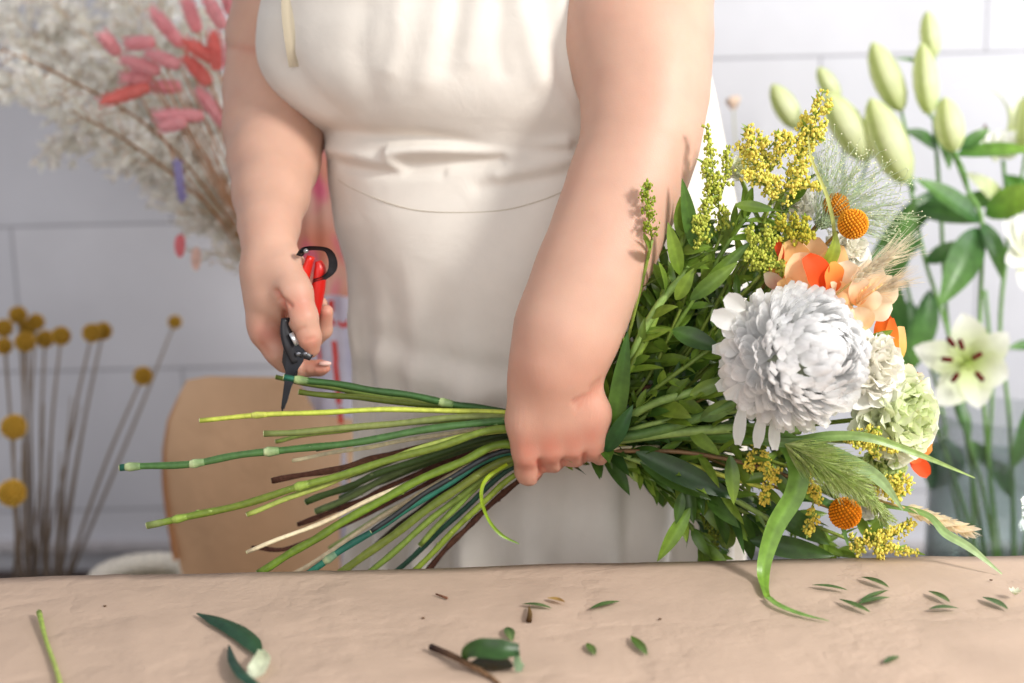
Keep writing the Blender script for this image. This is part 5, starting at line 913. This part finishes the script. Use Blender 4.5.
def lily(label, stempts, buds, leaves, extra=None):
    pts = [P(*q) for q in stempts]; t = thing('lily', label, 'flower', pts[-1], 'lilies in the glass vase'); m = MB(); m.tube(pts, [.0032] * (len(pts) - 1) + [.0042], LS, 9, 7, col2=lin(130, 170, 92)); m.build('stem', M_STEM, t)
    for (tip, base, hw, Y, join) in buds:
        m = MB(); lbud(m, tip, base, hw, Y); b = m.build('bud', M_PETAL, t); m = MB(); m.tube([P(*base, Y), P((base[0] + join[0]) / 2 + 3, (base[1] + join[1]) / 2, (Y + join[2]) / 2), P(*join)], [.0026, .0022, .0028], LS, 7, 5); m.build('flower_stalk', M_STEM, b)
    for L_ in leaves:
        m = MB(); px_leaf(m, *L_); m.build('leaf', M_LEAF, t)
    if extra: extra(t)
    return t
LG = lambda a, b, w_, Ya, Yb, cu=.5, c=LL1, c2=LL2, n_=(.2, -.8, .6): (a, b, w_, Ya, Yb, c, c2, cu, n_)
lily('lily stem with three closed buds at the left behind the tall goldenrod', [(838, 210, 2.02), (880, 300, 2.0), (925, 400, 1.99), (955, 480, 1.98), (985, 580, 1.98)],
     [((772, 84), (798, 128), 12, 2.06, (838, 212, 2.02)), ((818, 67), (838, 100), 9, 2.08, (842, 214, 2.02)), ((826, 92), (868, 160), 17, 2.0, (842, 216, 2.02))],
     [LG((880, 295), (915, 200), 26, 2.0, 1.98), LG((900, 350), (880, 250), 24, 2.0, 2.02)])
lily('lily stem with the tallest pair of upright buds', [(934, 120, 2.05), (940, 200, 2.03), (948, 330, 2.02), (965, 430, 2.0), (990, 590, 2.0)],
     [((927, 11), (933, 58), 10, 2.09, (936, 128, 2.05)), ((922, 42), (929, 114), 12.5, 2.03, (935, 128, 2.05))],
     [LG((940, 190), (868, 262), 26, 2.03, 2.0), LG((936, 120), (950, 170), 18, 2.04, 2.02), LG((932, 66), (895, 58), 6, 2.04, 2.04, c=LS), LG((938, 150), (905, 130), 20, 2.04, 2.01)])
lily('lily stem with two fat cream buds leaning left behind the fine grass', [(910, 185, 2.0), (925, 260, 2.0), (950, 340, 1.99), (970, 450, 1.98), (975, 590, 1.98)],
     [((872, 42), (901, 110), 15, 2.06, (912, 185, 2.0)), ((870, 98), (906, 182), 19, 1.98, (914, 190, 2.0))],
     [LG((915, 210), (980, 222), 30, 2.0, 1.97), LG((925, 262), (975, 243), 20, 2.0, 1.98), LG((920, 240), (862, 272), 24, 2.0, 1.97, c=LL1), LG((930, 290), (912, 372), 26, 2.0, 1.98)])
def open_lily(t):
    c = P(967, 362, 1.90); m = MB()
    for a, L_, w_ in ((95, 48, 40), (35, 50, 34), (-20, 44, 40), (-75, 48, 34), (-125, 52, 38), (165, 54, 34)):
        a = math.radians(a); tip = P(967 + math.cos(a) * L_, 362 - math.sin(a) * L_, 1.868); mp_ = mpp(c); d = tip - c
        V_ = d.normalized(); px_leaf(m, (967, 362), (967 + math.cos(a) * L_, 362 - math.sin(a) * L_), w_, 1.91, 1.872, lin(204, 220, 120), lin(250, 250, 242), curl=.9, nrm=(-V_.x * .5, -1, -V_.z * .5), sh=.7, peak=.5, vein=.02, fold=.2)
    m.build('petals', M_PETAL, t)
    for (ax_, ay_), (bx_, by_) in (((948, 340), (954, 344)), ((960, 343), (962, 346)), ((980, 359), (974, 353)), ((977, 372), (982, 381)), ((958, 372), (952, 383)), ((943, 362), (951, 357))):
        cx_, cy_ = (ax_ + bx_) / 2, (ay_ + by_) / 2; m = MB(); m.tube([c, P(cx_, cy_, 1.835)], .0011, lin(200, 216, 130), 6, 0); f = m.build('filament', M_STEM, t)
        dx, dy = (cx_ - 967), (cy_ - 362); l = math.hypot(dx, dy) + 1e-3; dx, dy = dx / l * 6, dy / l * 6
        m = MB(); A, B = P(cx_ - dx, cy_ - dy, 1.833), P(cx_ + dx, cy_ + dy, 1.833); m.tube([A, A.lerp(B, .15), A.lerp(B, .85), B], [.001, .0038, .0038, .001], lin(104, 24, 30), 8, 3); m.build('anther', M_FUZZ, f)
    m = MB(); m.tube([c, P(968, 368, 1.83)], [.0018, .0016], lin(180, 204, 110), 8, 0); m.blob(P(968, 368, 1.83), .0035, lin(160, 180, 90), 1); m.build('pistil', M_STEM, t)
lily('lily with an open white flower showing dark red anthers', [(967, 366, 1.93), (955, 400, 1.96), (968, 440, 1.97), (985, 500, 1.98), (1000, 590, 1.99)], [], [LG((958, 400), (970, 440), 12, 1.96, 1.94)], open_lily)
def big_leaves(t): pass
lily('lily stem with a plump green bud and long broad leaves', [(952, 150, 1.98), (968, 190, 1.97), (982, 225, 1.96), (980, 330, 1.96), (985, 420, 1.97), (1000, 590, 1.99)],
     [((944, 97), (954, 151), 14.5, 1.96, (968, 190, 1.97))],
     [LG((978, 228), (940, 306), 34, 1.96, 1.90, .5), LG((980, 222), (915, 178), 26, 1.96, 1.95, .3), LG((982, 222), (1003, 280), 22, 1.96, 1.93), LG((985, 215), (1050, 190), 34, 1.97, 1.93, .5, lin(70, 120, 40), lin(150, 180, 60)), LG((955, 155), (1040, 150), 18, 1.97, 1.93, .4, lin(80, 130, 60), lin(140, 180, 70)), LG((960, 150), (990, 128), 14, 1.97, 1.97)])
def arch(t):
    m = MB()
    px_leaf(m, (1005, 135), (956, 82), 18, 2.06, 2.04, lin(226, 234, 170), lin(250, 250, 244), curl=2.2, nrm=(-.6, -.3, 1), sh=.6); px_leaf(m, (1012, 132), (1018, 92), 14, 2.06, 2.05, lin(220, 230, 160), lin(250, 250, 240), curl=.5); m.build('petals', M_PETAL, t)
    m = MB(); 
    for k in range(5): px_leaf(m, (998 + k, 158), (976 + k * 11, 130 + (k % 2) * 4), 20, 2.03, 1.99, lin(232, 238, 200), lin(252, 252, 250), curl=.6, sh=.5)
    m.build('inner_petals', M_PETAL, t)
    for x, y in ((976, 134), (985, 128)):
        m = MB(); m.tube([P(1000, 150, 2.03), P(x, y, 1.99)], .001, lin(200, 210, 140), 5, 0); f = m.build('filament', M_STEM, t); m = MB(); m.blob(P(x, y, 1.989), .004, lin(110, 50, 46), 2, (.6, .6, 1.6)); m.build('anther', M_FUZZ, f)
lily('lily with arching white petals near the right frame edge', [(1003, 160, 2.04), (1008, 230, 2.03), (1000, 330, 2.02), (1010, 430, 2.02), (1015, 590, 2.02)], [((1030, 92), (1026, 150), 14, 2.0, (1008, 215, 2.03))],
     [LG((1008, 215), (966, 172), 26, 2.03, 2.0, c=lin(190, 206, 120), c2=lin(232, 236, 190)), LG((1004, 175), (1060, 240), 34, 2.03, 1.96, .5, lin(70, 120, 40), lin(120, 160, 60)), LG((1002, 200), (950, 205), 20, 2.03, 2.0)], arch)
def side_l(t):
    m = MB(); 
    for a, w_ in (((1004, 222), 30), ((1018, 215), 30), ((1006, 262), 28), ((1024, 290), 28), ((1035, 224), 30)): px_leaf(m, (1030, 252), a, w_, 1.93, 1.90, lin(226, 230, 180), lin(252, 252, 250), curl=.8, sh=.5, vein=.02)
    m.build('petals', M_PETAL, t)
lily('white lily flower cut off by the right frame edge', [(1032, 252, 1.95), (1040, 320, 1.97), (1035, 420, 1.98), (1022, 590, 1.99)], [], [LG((1038, 345), (1008, 348), 12, 1.97, 1.95), LG((1034, 400), (1012, 470), 22, 1.98, 1.97)], side_l)
lily('leafy lily stem with pale green stalks low on the left side of the vase', [(905, 280, 2.06), (918, 330, 2.06), (940, 400, 2.05), (955, 500, 2.04), (985, 592, 2.04)], [], [LG((910, 300), (896, 380), 30, 2.06, 2.04), LG((920, 340), (958, 412), 12, 2.06, 2.03), LG((950, 440), (930, 490), 44, 2.02, 2.0, .4, lin(84, 120, 90), lin(110, 140, 110))])
lily('plain green lily stem in the middle of the vase', [(985, 290, 2.08), (992, 380, 2.07), (990, 470, 2.06), (1005, 592, 2.04)], [], [LG((992, 470), (965, 440), 20, 2.05, 2.03), LG((990, 460), (1014, 500), 24, 2.04, 2.03)])

# ================================================================== ON THE TABLE: trimmings
def tp(x, y, h=.003): return PZ(x, y, TZ + h)
def litter(name, label, cat, a, b, w, c1, c2, curl=.25, h=.004, grp=None, sh=.8):
    A, B = tp(*a, h=h), tp(*b, h=h); m = MB(); d = B - A; c0 = A + d * .0; m.leaf(A, Quaternion(d.cross(Vector((0, 0, 1))).normalized(), curl * .5) @ d, Vector((0, 0, 1)), d.length * 1.01, w * mpp(A) * (1.15 if 'dark_' in name else 1.5), c1, c2, curl=curl, fold=.3, nu=10, nv=6, shape=sh, peak=.5, vein=.3)
    return tag(m.build(name, M_LEAF), label, cat, grp)
D1, D2 = lin(60, 92, 50), lin(110, 136, 84); GF = 'small trimmed leaves on the kraft paper'
for a, b, w, lab in [((522, 604), (552, 608), 5, 'narrow green leaf with a brown bud lying beside it'), ((590, 609), (620, 601), 6, 'dark green leaf lying alone near the far edge left of centre'), ((507, 627), (512, 641), 7, 'short oval leaf just above the twig with broken leaves'), ((587, 643), (595, 655), 6, 'tiny bright leaf nearest the middle of the paper'), ((631, 636), (647, 655), 7, 'bright veined leaf pointing toward the viewer, right of centre'),
                     ((812, 585), (848, 590), 5, 'brownish leaf left of the loose leaf group'), ((861, 577), (889, 587), 6, 'leaf topmost of the group under the low goldenrod'), ((839, 599), (870, 612), 6, 'dark leaf at the left of the crossed pair of leaves'), ((858, 604), (890, 597), 6, 'middle leaf lying across the pair under the bouquet'), ((860, 601), (888, 590), 5, 'slim leaf touching the top of the crossed leaves'),
                     ((928, 591), (950, 602), 6, 'upper one of two leaves right of the leaf group'), ((929, 609), (959, 608), 6, 'lower one of two leaves right of the leaf group'), ((982, 597), (1008, 609), 7, 'rightmost leaf on the paper beside the pale bud'), ((884, 663), (899, 656), 6, 'small leaf low on the right, close to the viewer')]:
    litter('fallen_leaf', lab, 'leaf', a, b, w, jc(D1 if 'bright' not in lab else lin(90, 126, 50)), jc(D2), curl=R.uniform(.0, .3), h=.003, grp=GF)
m = MB(); m.strip([tp(197, 613, .004), tp(214, 618, .007), tp(236, 628, .008), tp(251, 640, .008), tp(259, 654, .006)], [.002, .013, .018, .017, .006], (0, -.25, 1), lin(30, 72, 54), lin(46, 92, 58), fold=-.35); tag(m.build('dark_leaf', M_LEAF), 'long dark green curved leaf with a torn pale base at the lower left', 'leaf')
m = MB(); m.strip([tp(261, 650, .006), tp(262, 660, .010), tp(256, 672, .006), tp(250, 678, .003)], [.005, .014, .016, .008], (.2, -.3, 1), lin(206, 220, 184), lin(226, 232, 206), fold=.4); tag(m.build('torn_leaf_base', M_LEAF), 'pale torn sheath piece touching the end of the dark curved leaf', 'leaf')
m = MB(); m.strip([tp(229, 645, .004), tp(234, 660, .009), tp(245, 674, .010), tp(262, 688, .006)], [.002, .010, .014, .010], (.5, -.2, 1), lin(28, 64, 62), lin(44, 88, 68), fold=-.35); tag(m.build('dark_leaf', M_LEAF), 'second dark leaf curling below the long curved one at the lower left', 'leaf')
m = MB(); m.tube([tp(39, 612, .006), tp(46, 640, .004), tp(57, 672, .004), tp(64, 700, .004)], [.0026, .0018, .0018, .0022], lin(150, 176, 76), 9, 6, col2=lin(178, 196, 100)); tag(m.build('cut_stalk', M_STEM), 'thin pale green cut stalk lying at the far left of the paper', 'stalk')
t = thing('broken_twig', 'dark broken twig with folded green leaves at the bottom centre', 'twig', tp(450, 655, 0)); m = MB(); m.tube([tp(431, 647, .004), tp(450, 655, .005), tp(468, 664, .006), tp(492, 678, .003), tp(505, 690, .003)], [.0030, .0030, .0027, .0018, .001], lin(46, 32, 32), 9, 6, col2=lin(150, 116, 84)); m.build('twig', M_BARK, t)
m = MB(); m.strip([tp(464, 660, .006), tp(468, 652, .016), tp(480, 649, .022), tp(500, 650, .022), tp(519, 650, .020)], [.004, .012, .017, .018, .010], (0, -.8, .7), lin(60, 92, 40), lin(52, 86, 44), fold=.3); m.build('leaf', M_LEAF, t)
m = MB(); m.strip([tp(470, 664, .004), tp(485, 663, .005), tp(500, 665, .004), tp(512, 668, .004)], [.004, .020, .022, .006], (0, -.2, 1), lin(46, 44, 24), lin(50, 50, 30), fold=.2); m.build('leaf', M_LEAF, t)
m = MB(); m.strip([tp(519, 652, .020), tp(521, 662, .010), tp(520, 672, .003)], [.010, .016, .008], (-.7, -.4, .6), lin(140, 176, 130), lin(176, 206, 170), fold=.3); m.build('leaf', M_LEAF, t)
m = MB(); m.tube([tp(529, 607, .003), tp(530, 614, .004), tp(529, 621, .003)], [.0008, .0022, .0028], lin(170, 140, 90), 7, 3, col2=lin(96, 70, 44)); tag(m.build('dry_bud', M_DRY), 'brown dry bud lying below the narrow leaf left of centre', 'bud')
litter('dry_leaf', 'yellowish dry leaf scrap near the far edge of the paper', 'leaf', (547, 598), (565, 602), 5, lin(190, 160, 90), lin(150, 116, 70))
m = MB(); m.tube([tp(436, 594, .002), tp(447, 598, .002)], [.0009, .0014], lin(110, 74, 56), 6, 0); tag(m.build('twig_crumb', M_BARK), 'tiny brown twig crumb near the far edge left of centre', 'twig')
for x, y, lab in ((423, 618, 'speck of plant crumb left of centre on the paper'), (660, 619, 'dark crumb right of centre on the paper'), (991, 580, 'tiny crumb close to the far edge at the right'), (105, 606, 'tiny dark crumb on the left of the paper')):
    m = MB(); m.blob(tp(x, y, .0015), .0014, lin(90, 66, 44), 1, (1.3, 1, .6), jit=.2); tag(m.build('plant_crumb', M_BARK), lab, 'crumb')
m = MB(); c = tp(1015, 595, .005)
for k in range(8): m.leaf(c, Vector((math.cos(k * .8), math.sin(k * .8), .5)), (0, 0, 1), .009, .005, lin(206, 214, 176), lin(236, 238, 220), curl=-.5, nu=5, nv=3)
tag(m.build('pale_bud', M_PETAL), 'pale green fallen bud at the right end of the paper', 'bud')
m = MB(); m.strip([tp(768, 597, .004), tp(778, 605, .004), tp(800, 614, .003), tp(829, 621, .002)], [.006, .007, .006, .001], (0, -.2, 1), lin(140, 184, 90), lin(120, 160, 90), fold=.2); tag(m.build('grass_blade', M_LEAF), 'green blade tip lying on the paper below the long bent blade', 'leaf')
# ================================================================== CAMERA, LIGHT
cd = bpy.data.cameras.new('camera'); co = bpy.data.objects.new('camera', cd); COL.objects.link(co); co.location = CAM
co.rotation_euler = (math.pi / 2 - PITCH, 0, 0); cd.sensor_width = 36; cd.lens = F / 1024 * 36; cd.clip_start = .02
cd.dof.use_dof = True; cd.dof.focus_distance = 1.34; cd.dof.aperture_fstop = 2.3; sc.camera = co
W = bpy.data.worlds.new('world'); sc.world = W; W.use_nodes = True; bg = W.node_tree.nodes['Background']; bg.inputs[0].default_value = (*lin(252, 250, 255), 1); bg.inputs[1].default_value = .47
def light(name, kind, loc, target, energy, size=1, col=(1, 1, 1), **k):
    l = bpy.data.lights.new(name, kind); o = bpy.data.objects.new(name, l); COL.objects.link(o); l.energy = energy; l.color = col; o.location = loc
    o.rotation_euler = (Vector(target) - Vector(loc)).to_track_quat('-Z', 'Y').to_euler()
    if kind == 'AREA': l.shape = 'RECTANGLE'; l.size = size; l.size_y = size
    if kind == 'SUN': l.angle = math.radians(size)
    return o
light('window_light', 'AREA', (1.9, -.15, 2.35), (0, 1.5, 1.0), 74, .50, (1, .97, .925))
light('side_window_light', 'AREA', (2.3, 1.35, 1.9), (.3, 1.6, 1.0), 20, 1.0, (.93, .96, 1))
light('room_fill', 'AREA', (-.3, -1.3, 1.7), (.1, 1.6, .9), 24, 2.0, (1, .98, .96))
sc.view_settings.view_transform = 'Standard'; sc.view_settings.look = 'None'; sc.view_settings.exposure = .15; sc.view_settings.gamma = 1
sc.cycles.use_denoising = True; sc.cycles.max_bounces = 8; sc.cycles.transparent_max_bounces = 32; sc.cycles.caustics_refractive = False; sc.cycles.caustics_reflective = False
